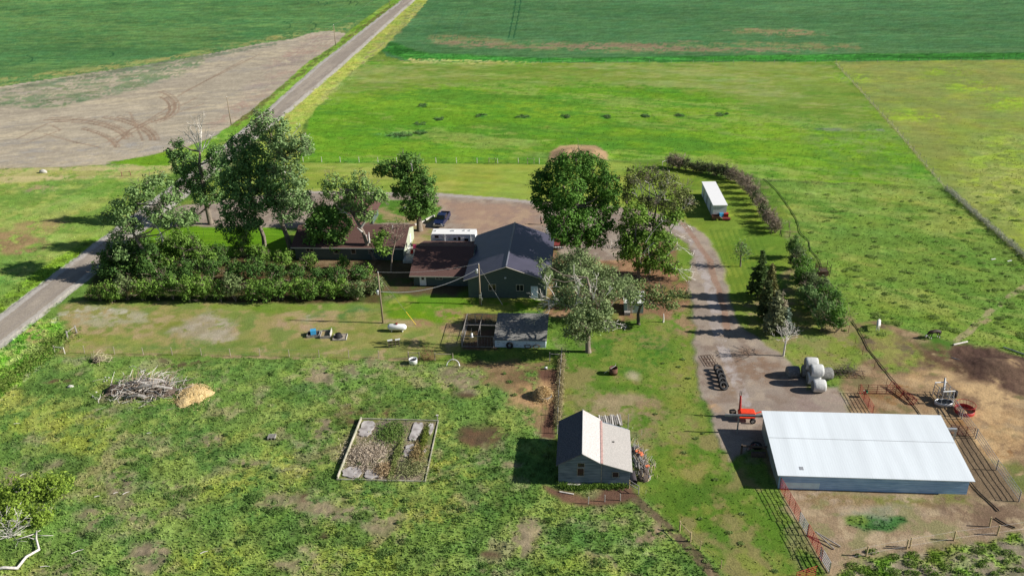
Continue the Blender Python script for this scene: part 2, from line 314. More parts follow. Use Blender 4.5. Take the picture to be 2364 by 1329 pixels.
# verges of the road
zone([(905, 0), (842, 44), (800, 78), (772, 104), (700, 152), (640, 206), (560, 270), (500, 312), (440, 336), (390, 350), (395, 385), (470, 375), (560, 300), (620, 253), (735, 150), (930, 0), (1050, -90), (1010, -90)],
     [(126, 158, 62), (108, 146, 50), (146, 168, 80)], warp=.8, soft=.4, r=.2)
line([(915, 5), (850, 55), (760, 118), (680, 180), (600, 245), (540, 290)], 2.2, [(110, 102, 62), (92, 110, 50)], warp=1., brk=.36)
zone([(958, 0), (995, -8), (955, 40), (905, 90), (880, 118), (840, 145), (790, 186), (740, 240), (700, 290), (690, 373), (560, 373), (672, 251), (791, 150)],
     [(166, 174, 84), (150, 166, 74), (182, 180, 98)], warp=.7, soft=.4, r=.2)
zone([(985, 0), (955, 40), (900, 96), (870, 120), (800, 190), (735, 245), (730, 236), (800, 170), (880, 96), (960, 10)], [(140, 150, 90), (120, 132, 74), (168, 160, 112)], warp=2, soft=1.5, brk=.42, r=.25)
# mown strips
zone([(560, 378), (700, 376), (1240, 380), (1410, 374), (1540, 382), (1560, 400), (1700, 425), (1745, 450), (1775, 500), (1800, 545), (1850, 590), (1830, 620), (1760, 700), (1700, 720), (1660, 620), (1600, 520), (1413, 475), (1235, 464), (1014, 446), (712, 441), (560, 455), (440, 470), (470, 400)],
     [(158, 174, 76), (140, 164, 66), (168, 178, 90)], warp=.5, soft=.3, ax=4, rot=0, s=12, r=.03)
zone([(1450, 380), (1540, 376), (1700, 420), (1775, 500), (1830, 570), (1850, 620), (1800, 700), (1720, 740), (1690, 700), (1672, 620), (1620, 530), (1560, 500), (1440, 480)],
     [(112, 142, 50), (128, 152, 58), (140, 160, 62)], warp=1.5, soft=1, ax=4, rot=.8, s=6, r=.05)
zone([(1690, 700), (1760, 690), (1850, 600), (1970, 740), (1990, 800), (1935, 860), (1850, 850), (1760, 790)], [(118, 142, 60), (146, 146, 88), (136, 154, 70), (160, 140, 108)], warp=1.5, soft=1, r=.1, s=7)
for k in range(9): line([(1640+k*13, 530), (1700+k*14, 690)], .35, [(96, 128, 44)], warp=.15, op=.5)
zone([(340, 524), (430, 522), (500, 524), (660, 526), (670, 600), (300, 650), (250, 640)], [(104, 150, 30), (116, 158, 36)], warp=.2, soft=.2, ax=6, rot=0, s=4, r=.04)
for k in range(7): line([(440, 530+k*7), (665, 531+k*7)], .35, [(88, 134, 28)], warp=.05, op=.6)
# left of the road
zone([(-800, 400), (0, 392), (240, 382), (395, 378), (400, 400), (330, 470), (240, 545), (110, 642), (0, 726), (-600, 1150)],
     [(142, 164, 78), (120, 152, 68), (160, 172, 92)], warp=.7, soft=.4, r=.14, s=12)
zone([(-500, 410), (0, 389), (240, 381), (395, 365), (420, 395), (300, 410), (200, 412), (0, 425), (-400, 440)], [(214, 196, 146), (196, 188, 128), (172, 172, 100)], warp=1.5, soft=1, brk=.38, ax=4, rot=0)
zone([(250, 374), (330, 362), (396, 345), (396, 382), (330, 384)], [(120, 156, 40), (104, 146, 36)], warp=1, soft=.5)
patch(85, 437, 48, 7, [(190, 168, 124), TAN], brk=.4); patch(150, 430, 60, 20, [(104, 138, 66)], brk=.5); patch(250, 440, 60, 24, [(108, 148, 58)], brk=.5)
patch(30, 560, 62, 34, [(182, 148, 112), (160, 130, 98)], brk=.42, warp=2); patch(95, 520, 60, 16, [(178, 156, 108)], brk=.48)
patch(60, 655, 90, 40, [(66, 104, 46), (84, 120, 54)], brk=.42, r=.3); zone([(240, 545), (205, 575), (110, 642), (0, 726), (-60, 770), (-60, 740), (0, 690), (100, 615), (200, 550)], [(92, 116, 50), (108, 140, 44)], warp=1, soft=.8, r=.3)
# right of the road, foreground-left
zone([(-300, 980), (-60, 842), (91, 731), (160, 740), (165, 770), (120, 815), (60, 900), (0, 950), (-200, 1100)], [(104, 148, 48), (78, 122, 42), (136, 166, 70), (160, 166, 100)], warp=1, soft=.6, r=.34, s=5)
zone([(95, 728), (197, 646), (250, 660), (180, 690), (140, 720), (100, 745)], [(112, 144, 66), (100, 134, 58)], warp=.4, soft=.4)
patch(75, 772, 34, 14, [STR, (196, 168, 112)], brk=.35, warp=1.6)
line([(185, 740), (145, 800), (60, 872), (0, 925), (-100, 1000)], .8, [(176, 170, 140)], warp=.5, brk=.44)
# yard between hedge and lower fence
zone([(130, 705), (200, 690), (880, 700), (1070, 712), (1070, 800), (1000, 828), (600, 822), (130, 815), (160, 770)], [(150, 152, 84), (168, 156, 102), (126, 144, 68), (182, 162, 122)], warp=1.2, soft=.8, r=.05, s=9)
zone([(200, 690), (500, 700), (880, 695), (880, 712), (600, 722), (420, 712), (200, 702)], [(112, 142, 46), (134, 154, 66)], warp=1, soft=.6, brk=.42)
zone([(940, 680), (1250, 690), (1250, 716), (1100, 722), (1060, 745), (960, 742), (890, 735), (890, 700)], [(124, 160, 34), (108, 148, 40), (164, 168, 84)], warp=1, soft=.6, r=.06)
zone([(135, 722), (240, 705), (340, 725), (350, 748), (270, 752), (120, 745)], [(206, 200, 186), (178, 172, 140)], warp=1.5, soft=.6, brk=.45)
patch(480, 757, 66, 34, [(190, 178, 160), (170, 158, 132)], brk=.42, warp=2); patch(250, 795, 110, 16, [(148, 160, 74), (164, 168, 88)], brk=.3); patch(712, 732, 14, 8, [(196, 186, 168)], brk=.3, warp=.5)
patch(700, 745, 60, 12, [TAN, (184, 158, 128)], brk=.42); patch(800, 722, 90, 10, [(84, 132, 66)], brk=.5); patch(980, 745, 26, 10, [(168, 134, 104)], brk=.4); patch(520, 800, 260, 10, [(112, 138, 66)], brk=.5)
# foreground paddock
zone([(120, 822), (600, 828), (1285, 840), (1285, 1120), (1560, 1160), (1760, 1400), (-600, 1400), (-600, 1200), (0, 930)],
     [(104, 130, 62), (88, 116, 56), (128, 144, 74), (140, 138, 98)], warp=1, soft=.7, r=.22, s=9)
for k, (x, y, rx, ry) in enumerate(((50, 1098, 62, 24), (265, 1200, 66, 30), (285, 1110, 44, 22), (310, 1165, 50, 18), (730, 1160, 60, 18), (790, 1180, 50, 16), (640, 1160, 40, 18), (1190, 1230, 52, 34), (1240, 1260, 44, 16), (480, 1020, 46, 16), (760, 1000, 66, 24), (740, 865, 36, 20), (1140, 1070, 40, 20), (500, 860, 40, 14), (880, 850, 70, 10), (330, 1280, 50, 30), (900, 1190, 50, 20), (1480, 1220, 60, 24), (150, 1320, 50, 20), (810, 940, 60, 14), (1400, 1290, 60, 20), (580, 1060, 40, 14), (420, 1120, 30, 12), (700, 1290, 60, 16), (1080, 880, 70, 22))):
    patch(x, y, rx, ry, [(164, 146, 124), (180, 162, 130), (140, 124, 108)], brk=.50, warp=2.2, soft=1, r=.2)
for x, y, rx, ry in ((415, 838, 56, 12), (1108, 1012, 52, 30), (850, 960, 60, 16), (590, 942, 14, 7), (745, 1238, 12, 8), (1065, 910, 22, 8), (140, 880, 30, 7), (700, 1150, 16, 10), (1128, 1278, 14, 8)): patch(x, y, rx, ry, [(120, 86, 72), (100, 76, 66)], brk=.36, warp=1.2, soft=.5, r=.06)
for x, y, rx, ry in ((430, 1030, 160, 40), (950, 925, 110, 40), (1100, 1140, 110, 50), (600, 1190, 90, 40), (350, 980, 150, 30), (1250, 1150, 80, 20), (80, 1000, 120, 40), (1320, 1230, 80, 40), (700, 900, 80, 30), (1500, 1130, 40, 40)): patch(x, y, rx, ry, [(76, 110, 52), (88, 120, 56)], brk=.5, warp=3, soft=2)
for x, y, rx, ry in ((60, 960, 110, 60), (540, 1120, 80, 40), (880, 1140, 90, 30), (200, 1000, 80, 40), (650, 1080, 60, 50), (1000, 1200, 60, 50), (500, 1280, 100, 40), (830, 1290, 90, 30), (1020, 1050, 50, 70), (1330, 1310, 120, 20)): patch(x, y, rx, ry, [(136, 150, 64), (148, 154, 76)], brk=.5, warp=3, soft=2)
zone([(1045, 830), (1280, 828), (1284, 1010), (1220, 985), (1180, 920), (1120, 870)], [(160, 128, 100), (132, 104, 80), (186, 160, 120)], warp=2, soft=1, brk=.36, r=.06)
zone([(1245, 850), (1290, 850), (1284, 1010), (1248, 1010), (1262, 950)], [(128, 94, 76), (110, 82, 68)], warp=.6, soft=.4, r=.05)
patch(1243, 915, 58, 34, [(206, 166, 122), (190, 150, 112)], brk=.3, warp=1.4, r=.1)
line([(1299, 830), (1292, 900), (1289, 960)], .7, [(176, 160, 130)], warp=.2, r=.1)
zone([(1062, 806), (1150, 806), (1150, 724), (1072, 724)], [(110, 84, 68), (132, 104, 82), (96, 92, 60)], warp=.5, soft=.3, r=.04)  # dirt floor of the run, with its shade put into the brown
zone([(835, 968), (1010, 972), (986, 1112), (786, 1106)], [(164, 150, 130), (142, 134, 100), (120, 134, 70), (140, 126, 118)], warp=.2, soft=.15, s=4, r=.08)
zone([(1250, 1118), (1300, 1135), (1370, 1150), (1400, 1120), (1460, 1112), (1480, 1150), (1400, 1165), (1300, 1162), (1262, 1140)], [(132, 102, 82), (112, 86, 72)], warp=.7, soft=.5, r=.05)
line([(1470, 1155), (1515, 1195), (1570, 1245), (1640, 1320), (1720, 1400)], 1.0, [(140, 120, 96), (112, 96, 78)], warp=.4, brk=.3); patch(1500, 1235, 30, 16, [(170, 144, 122)], brk=.38)
# lawn east of the old shed, brown ground under the trees
zone([(1300, 830), (1500, 720), (1590, 700), (1603, 815), (1612, 900), (1612, 930), (1655, 1000), (1760, 1130), (1860, 1340), (1880, 1420), (1760, 1420), (1580, 1240), (1480, 1140), (1460, 960), (1300, 960)],
     [(94, 130, 46), (116, 142, 56), (142, 150, 74), (150, 138, 92)], warp=1, soft=.7, r=.09, s=11)
patch(1480, 800, 90, 50, [(76, 124, 44)], brk=.45, warp=3, soft=2); patch(1620, 1150, 80, 70, [(82, 118, 42)], brk=.48, warp=3, soft=2); patch(1400, 930, 80, 34, [(156, 140, 108), (176, 158, 124)], brk=.42, warp=2); patch(1465, 865, 12, 10, [(190, 178, 150)], brk=.3, warp=.5)
patch(1480, 960, 40, 60, [(160, 138, 108)], brk=.46, warp=2); patch(1560, 1000, 40, 50, [(130, 150, 66)], brk=.5); patch(1590, 1080, 50, 40, [(152, 144, 84)], brk=.52)
zone([(1270, 560), (1590, 560), (1598, 645), (1591, 700), (1540, 740), (1500, 720), (1440, 740), (1250, 730), (1262, 690)], [(166, 128, 96), (142, 110, 86), (184, 150, 116), (130, 130, 70)], warp=1, soft=.6, r=.06)
patch(1570, 745, 34, 34, [(168, 138, 110)], brk=.35); patch(1380, 745, 80, 30, [(122, 142, 56)], brk=.4)
zone([(1560, 548), (1590, 560), (1600, 592), (1598, 645), (1570, 650), (1562, 600)], [(112, 144, 52), (130, 152, 66)], warp=.5, soft=.4)
zone([(1000, 715), (1070, 715), (1070, 770), (1020, 760)], [(170, 140, 108)], warp=1, soft=.6, brk=.4)
# dirt beside the house and behind it
zone([(870, 595), (960, 595), (1080, 650), (1060, 682), (960, 680), (880, 670)], [(104, 90, 66), (120, 104, 76), (88, 104, 50)], warp=1.6, soft=1, r=.05)
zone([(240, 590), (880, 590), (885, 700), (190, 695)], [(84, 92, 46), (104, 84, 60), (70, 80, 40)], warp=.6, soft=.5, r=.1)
zone([(690, 592), (880, 592), (880, 640), (690, 640)], [(170, 146, 116), (140, 116, 90)], warp=.8, soft=.5, brk=.4)
# corral and barnyard
CO = [(1966, 745), (2015, 738), (2120, 772), (2200, 790), (2364, 835), (2800, 960), (2800, 1500), (1900, 1500), (1905, 1310), (1800, 1128), (1750, 1000), (1960, 950), (1935, 890), (1960, 862), (2010, 820)]
zone(CO, [(166, 140, 108), (142, 116, 92), (182, 158, 124), (128, 122, 84)], warp=1, soft=.7, r=.06, s=8)
zone([(1966, 745), (2010, 742), (2110, 790), (2200, 850), (2120, 860), (2020, 850), (1990, 800)], [(150, 150, 84), (132, 112, 86), (120, 146, 64), (112, 96, 84)], warp=1.5, soft=1, r=.12, s=5)
zone([(2125, 768), (2200, 790), (2190, 822), (2140, 800)], [(84, 128, 48)], warp=1.5, soft=1)
zone([(2110, 800), (2200, 800), (2400, 840), (2400, 900), (2250, 880), (2200, 860), (2130, 845)], [(118, 88, 70), (100, 76, 62), (146, 116, 88)], warp=2, soft=1.5, brk=.3)
zone([(2195, 800), (2230, 788), (2300, 805), (2420, 840), (2420, 915), (2330, 902), (2270, 880), (2215, 840)], [(90, 70, 62), (104, 82, 70), (120, 98, 82)], warp=1.6, soft=.7, r=.22)
for x, y, rx, ry in ((2150, 866, 52, 20), (2300, 925, 100, 34), (2310, 990, 90, 50), (2200, 905, 50, 16), (2345, 845, 20, 8), (2270, 1060, 60, 30)): patch(x, y, rx, ry, [(214, 182, 136), (196, 162, 118)], brk=.36, warp=2, r=.1)
for x, y, rx, ry in ((2080, 890, 40, 14), (2060, 925, 70, 20), (2330, 1040, 40, 14), (2230, 980, 30, 12)): patch(x, y, rx, ry, [(160, 118, 70), (140, 106, 76)], brk=.42, warp=1.5)
zone([(2285, 1060), (2420, 1090), (2420, 1160), (2330, 1130)], [(128, 140, 84), (110, 124, 64)], warp=2, soft=1.2, brk=.42)
zone([(2200, 980), (2225, 985), (2352, 1150), (2330, 1160), (2240, 1140)], [(132, 114, 92), (112, 96, 78)], warp=.7, soft=.5)
zone([(1800, 1130), (2240, 1142), (2380, 1160), (2380, 1230), (2100, 1262), (1960, 1300), (1905, 1310)], [(180, 160, 136), (166, 144, 116), (192, 172, 140), (146, 144, 100)], warp=1, soft=.7, s=5)
zone([(1850, 1135), (2240, 1145), (2250, 1170), (2100, 1166), (1900, 1162), (1850, 1155)], [(146, 118, 88), (128, 134, 66), (160, 138, 100)], warp=1.2, soft=.7, brk=.36)
zone([(2140, 1150), (2364, 1150), (2364, 1230), (2250, 1230), (2200, 1190)], [(120, 98, 82), (136, 114, 94)], warp=2, soft=1.2, brk=.36)
zone([(1948, 1192), (2000, 1184), (2085, 1192), (2092, 1204), (2050, 1222), (1990, 1222), (1955, 1208)], [(72, 112, 60), (58, 100, 54), (122, 142, 66)], warp=.9, soft=.4, r=.14)
patch(2010, 1180, 56, 11, [(160, 158, 140), (140, 148, 124)], brk=.3)
zone([(1930, 1320), (2040, 1278), (2120, 1262), (2200, 1256), (2364, 1235), (2700, 1220), (2700, 1500), (1900, 1500)], [(110, 142, 48), (90, 120, 42), (166, 150, 132), (150, 136, 120)], warp=1.5, soft=.8, r=.3, s=5)
for x, y, rx, ry in ((2220, 1290, 60, 16), (2340, 1280, 40, 18), (2120, 1318, 50, 14), (2330, 1330, 50, 14)): patch(x, y, rx, ry, [(168, 152, 138), (150, 136, 122)], brk=.34, warp=2, r=.05)
# earth mound
zone([(1272, 350), (1290, 337), (1330, 333), (1375, 336), (1400, 350), (1405, 372), (1270, 374)], [(206, 176, 132), (186, 156, 120)], warp=.8, soft=.5, r=.05)
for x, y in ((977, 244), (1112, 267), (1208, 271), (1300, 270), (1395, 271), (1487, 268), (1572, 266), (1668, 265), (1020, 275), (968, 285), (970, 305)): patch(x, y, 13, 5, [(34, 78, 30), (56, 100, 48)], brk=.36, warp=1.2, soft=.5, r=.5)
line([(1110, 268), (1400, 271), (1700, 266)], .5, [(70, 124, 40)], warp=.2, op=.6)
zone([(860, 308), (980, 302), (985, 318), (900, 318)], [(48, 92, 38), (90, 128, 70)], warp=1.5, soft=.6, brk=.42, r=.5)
# mown strip shadow line by the meadow fence
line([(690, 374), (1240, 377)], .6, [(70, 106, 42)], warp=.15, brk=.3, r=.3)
line([(130, 815), (600, 824), (940, 829)], .7, [(176, 156, 118), (120, 132, 66)], warp=.3, brk=.4)
# gravel
YARD = [(400, 478), (560, 455), (712, 441), (904, 445), (1014, 446), (1150, 456), (1235, 464), (1413, 475), (1500, 487), (1580, 514), (1618, 533), (1648, 573), (1672, 625), (1689, 709), (1706, 743), (1748, 779), (1800, 812), (1850, 860), (1862, 900), (1930, 890), (1965, 958), (1830, 1000), (1745, 1040), (1690, 1060), (1655, 1000), (1647, 949), (1642, 932), (1612, 912), (1604, 814), (1602, 740), (1591, 666), (1600, 592), (1587, 562), (1540, 535), (1480, 540), (1440, 600), (1300, 600), (1270, 560), (1090, 545), (990, 565), (940, 600), (940, 520), (800, 520), (660, 526), (500, 523), (430, 521), (330, 526)]
zone(YARD, [(170, 156, 142), (158, 144, 132), (182, 166, 148), (148, 130, 116)], warp=.8, soft=.45, r=.03, s=6, z=2)
zone([(945, 505), (1000, 530), (995, 560), (945, 600)], [(186, 160, 128), (160, 136, 108), (130, 144, 66)], warp=.5, soft=.4)
zone([(1015, 460), (1240, 475), (1250, 520), (1090, 540), (1035, 500)], [(174, 146, 126), (162, 138, 124), (186, 160, 134)], warp=2, soft=1.5, s=10)
line([(712, 443), (904, 447), (1014, 449), (1150, 459), (1235, 467)], 1.3, [(186, 176, 168)], warp=.3)
line([(1560, 520), (1590, 540), (1612, 580), (1632, 640), (1650, 720), (1660, 780), (1690, 850), (1720, 930)], 1.6, [(190, 180, 176), (176, 164, 158)], warp=.6, brk=.38)
line([(1578, 517), (1600, 548), (1638, 600), (1665, 690), (1680, 760)], .9, [(166, 132, 112)], warp=.3, op=.7)
patch(1660, 900, 30, 24, [(150, 124, 98)], brk=.36, warp=2); patch(1740, 850, 70, 40, [(160, 132, 108), (146, 120, 100)], brk=.42, warp=2.5); patch(1655, 935, 16, 14, [(200, 166, 128)], brk=.3); patch(1880, 930, 60, 24, [(160, 142, 134)], brk=.4)
zone([(850, 487), (885, 462), (985, 459), (1020, 477), (1012, 496), (990, 515), (860, 515)], [(104, 142, 52), (88, 128, 46), (168, 148, 110)], warp=.5, soft=.3, z=0, r=.1)
line([(880, 487), (940, 505), (965, 515)], .9, [(176, 152, 116)], warp=.3, op=.8)
ROAD = [(1055, -90), (930, 0), (735, 150), (620, 251), (560, 300), (470, 375), (243, 547), (112, 644), (0, 729), (-700, 1270), (-560, 1270), (-60, 842), (91, 729), (197, 644), (338, 523), (525, 372), (600, 312), (672, 251), (791, 150), (957, 0), (1080, -90)]
zone(ROAD, [(172, 161, 147), (162, 151, 139), (182, 170, 155)], warp=.18, soft=.18, r=.008, s=5, z=1, ax=10, rot=1.5)
line([(931, 0), (737, 150), (622, 253), (473, 375), (247, 547), (115, 645), (4, 730), (-300, 965)], 1.5, [(198, 192, 184)], warp=.25, brk=.2)
line([(956, 0), (789, 150), (670, 252), (521, 374), (335, 524), (194, 645), (87, 730), (-180, 935)], 1.5, [(198, 192, 182)], warp=.25, brk=.2)
for o in (-9, 8): line([(943+o*.4, 0), (763+o, 150), (647+o, 251), (497+o*1.5, 374), (290+o*2, 536), (155+o*2, 645), (46+o*2, 730), (-200, 920+o)], .35, [(166, 156, 146)], warp=.15, op=.6)
# fine break-up: grass dark and light, grit
vig = (col[:, 1] > col[:, 0]*1.02).astype(float)
dist = np.sqrt(PX**2+PY**2)
amp = np.clip(rough*1.25, .09, .28)
gn = (fin-.5)*1.5+(sml-.5)*1.7+(rv-.5)*.35
col *= np.clip(1+gn*amp, .35, 1.8)[:, None]
hue = (mid-.5)*.35*vig; col[:, 0] *= 1+hue; col[:, 2] *= 1+(mott-.5)*.3*vig
cr = ((zid == 3) | (zid == 4)); crn = (fbm(PX, PY, 1.5, 95, 3, -.02, 9)-.5)*.55+(rv-.5)*.22+(fbm(PX, PY, 14, 97, 3, -.05, 4)-.5)*.35; col *= (1+crn*cr)[:, None]; bfm = (zid == 5); col *= (1+bfm*((fbm(PX, PY, 1.2, 98, 4, .4, 4)-.5)*.5+(rv-.5)*.12))[:, None]
stk = (fbm(PX, PY, 1.1, 91, 3, -.2, 5)-.5)*vig*sst(130, 190, dist); col *= (1+stk*.5)[:, None]
col *= np.clip(1+1.7*(rough-.08)*vig, 1, 1.42)[:, None]
fg = vig*np.clip((rough-.1)*6, 0, 1)*(dist < 330); col[:, 0] *= 1+.26*fg; col[:, 1] *= 1+.28*fg; col[:, 2] *= 1+.26*fg
dk = sst(.60, .72, fbm(PX, PY, .9, 77, 2))*np.clip(rough-.1, 0, .3)*2.2*vig; col *= (1-dk)[:, None]
# relief: tufts and hummocks, raised road with ditches, mound, manure heap
far = np.clip(1.3-dist/420, .35, 1)
hz += rough*far*((sml-.45)*.7+(fin-.5)*.4+(mott-.5)*.7)
def bump(px, py, r, h, ry=None):
    g = G(px, py); d = np.sqrt(((PX-g.x)/r)**2+((PY-g.y)/(ry or r))**2); hz[:] += h*(1-sst(0, 1, d))
bump(1338, 362, 9, 2.0, 8); bump(1338, 360, 4, -1.2, 5)
bump(2310, 850, 7, 1.0, 4); 
rd = np.abs(PX - np.interp(PY, [60, 120, 200, 300, 440, 700], [(G(0, 729).x+G(91, 729).x)/2-.0]*2+[0]*4)) if False else None
hz[zid == 1] = .10+.02*(mid[zid == 1]); hz[zid == 2] = .015*(mid[zid == 2])+.01
hz -= .02
V = np.stack([PX, PY, hz], 1)
I = np.arange(nr*nc).reshape(nr, nc); Q = np.stack([I[:-1, :-1], I[:-1, 1:], I[1:, 1:], I[1:, :-1]], -1).reshape(-1, 4)
zq = zid[Q[:, 0]]
GN = {0: ('ground', 'rough green pasture, lawn and bare dirt around the farmyard', mGround), 1: ('road', 'straight gravel road running past the farm', mSmooth), 2: ('driveway', 'pale gravel drive and yard looping round the buildings', mSmooth),
      3: ('crop_field', 'dark green crop field behind the meadow', mGround), 4: ('crop_field', 'green crop field left of the road', mGround), 5: ('bare_field', 'bare tan field corner with curved tyre tracks', mSmooth)}
for k, (n, lb, mt) in GN.items():
    q = Q[zq == k]; u, inv = np.unique(q, return_inverse=True)
    props(npmesh(n, V[u], inv.reshape(-1, 4), mt, col[u], smooth=True), lb, None, None, 'structure')

# grass tufts standing in the rough ground
def cards(C, size, colr, up=.75, asp=1., jit=1., N0=None):
    """quads at points C with per-card size and colour"""
    n = len(C); nrm = R.randn(n, 3)*jit; nrm[:, 2] += up; nrm = nrm if N0 is None else nrm*.62+N0*1.1; nrm /= np.linalg.norm(nrm, axis=1)[:, None]
    a = np.cross(nrm, R.randn(n, 3)); a /= np.linalg.norm(a, axis=1)[:, None]; b = np.cross(nrm, a)
    s = size[:, None]; Vv = np.stack([C-a*s, C-b*s*asp, C+a*s, C+b*s*asp*.8], 1).reshape(-1, 3)
    return Vv, np.arange(4*n).reshape(n, 4), np.repeat(colr, 4, axis=0)
wgt = np.clip(rough-.07, 0, .3)*vig*(dist < 330)*(np.abs(UU.ravel()) < 1290)*((zid == 0))
pick = R.choice(NV, 90000, p=wgt/wgt.sum()); n = len(pick)
base = V[pick]+np.stack([R.randn(n)*.12, R.randn(n)*.12, np.zeros(n)], 1); hgt = (.10+.22*R.rand(n)**2)*(.6+rough[pick]*2.2); an = R.rand(n)*6.283; wd = .05+.09*R.rand(n)
dx = np.stack([np.cos(an)*wd, np.sin(an)*wd, np.zeros(n)], 1); ln = np.stack([R.randn(n)*.09, R.randn(n)*.09, hgt], 1)
Vt = np.stack([base-dx, base+dx, base+ln], 1).reshape(-1, 3)
ct = np.repeat(np.clip(col[pick]*(.85+.5*R.rand(n))[:, None], 0, .8), 3, axis=0)
props(npmesh('grass', Vt, np.arange(3*n).reshape(n, 3), mGrass, ct), 'rough tufts of grass across the pastures', None, None, 'stuff')

# ------------------------------------------------------------------ vegetation builders
ORD = 'first second third fourth fifth sixth seventh eighth ninth tenth eleventh twelfth thirteenth fourteenth fifteenth sixteenth seventeenth eighteenth nineteenth twentieth'.split()
def ordn(i): return ORD[i] if i < 20 else ('twenty-'+ORD[i-20] if i < 29 else 'thirtieth' if i == 29 else 'thirty-'+ORD[i-30])
def leafball(c, r, n, size, clump=.55, shell=.55):
    """leaf positions in an ellipsoid, gathered in clumps"""
    r = np.array(r if hasattr(r, '__len__') else (r, r, r)); k = max(3, n//22)
    d = R.randn(k, 3); d /= np.linalg.norm(d, axis=1)[:, None]; q = d*(shell+(1-shell)*R.rand(k)**.6)[:, None]
    q[:, 2] = np.where(q[:, 2] < -.5, q[:, 2]*.7, q[:, 2])
    C = np.array(c)+q*r; ids = R.randint(0, k, n); P = C[ids]+R.randn(n, 3)*clump*.5
    o_ = (P-np.array(c))/r; o_ /= np.linalg.norm(o_, axis=1)[:, None]+1e-6; o2 = P-C[ids]; o2 /= np.linalg.norm(o2, axis=1)[:, None]+1e-6
    return np.hstack([P, o_*.6+o2*.7])
def leaves(name, P, size, ca, cb, mat, parent, up=.5, asp=.8):
    N0 = P[:, 3:] if P.shape[1] == 6 else None; P = P[:, :3]; n = len(P); t = R.rand(n)[:, None]; big_ = vnoise(P[:, 0]/1.6+50, (P[:, 1]+P[:, 2]*1.3)/1.6+50, 5)[:, None]
    c = np.array(ca)+(np.array(cb)-np.array(ca))*np.clip(t*.55+big_*.6-.05, 0, 1)
    c = np.clip(c*1.18*(.72+.5*R.rand(n))[:, None], 0, .8)
    Vv, Fv, Cv = cards(P, size*(.55+.75*R.rand(n)), c, up, asp, 1., N0); return npmesh(name, Vv, Fv, mat, Cv, parent)
def branch(mb, p, d, L, r, lev, spread=.6, kids=3, n=4, rn=rnd, rmin=.018, gn_=.12):
    """recursive twigs"""
    p = Vector(p); d = Vector(d).normalized(); pts = [p]; k = 3
    for i in range(k):
        d = (d+Vector((rn.gauss(0, .16), rn.gauss(0, .16), rn.gauss(gn_*.3, .12)))).normalized(); p = p+d*L/k; pts.append(p)
    rr = [max(rmin, r*(1-.6*i/k)) for i in range(k+1)]
    mb.tube(pts, rr, n, cap=False)
    if lev > 0:
        for j in range(kids):
            q = pts[rn.randint(1, k)] if j else pts[-1]
            nd = (d+Vector((rn.gauss(0, spread), rn.gauss(0, spread), rn.gauss(.05, spread*.7)))).normalized()
            branch(mb, q, nd, L*rn.uniform(.55, .8), rr[-1], lev-1, spread, kids, max(3, n-1), rn, rmin, gn_)
CG1, CG2 = (.14, .235, .075), (.24, .36, .13)
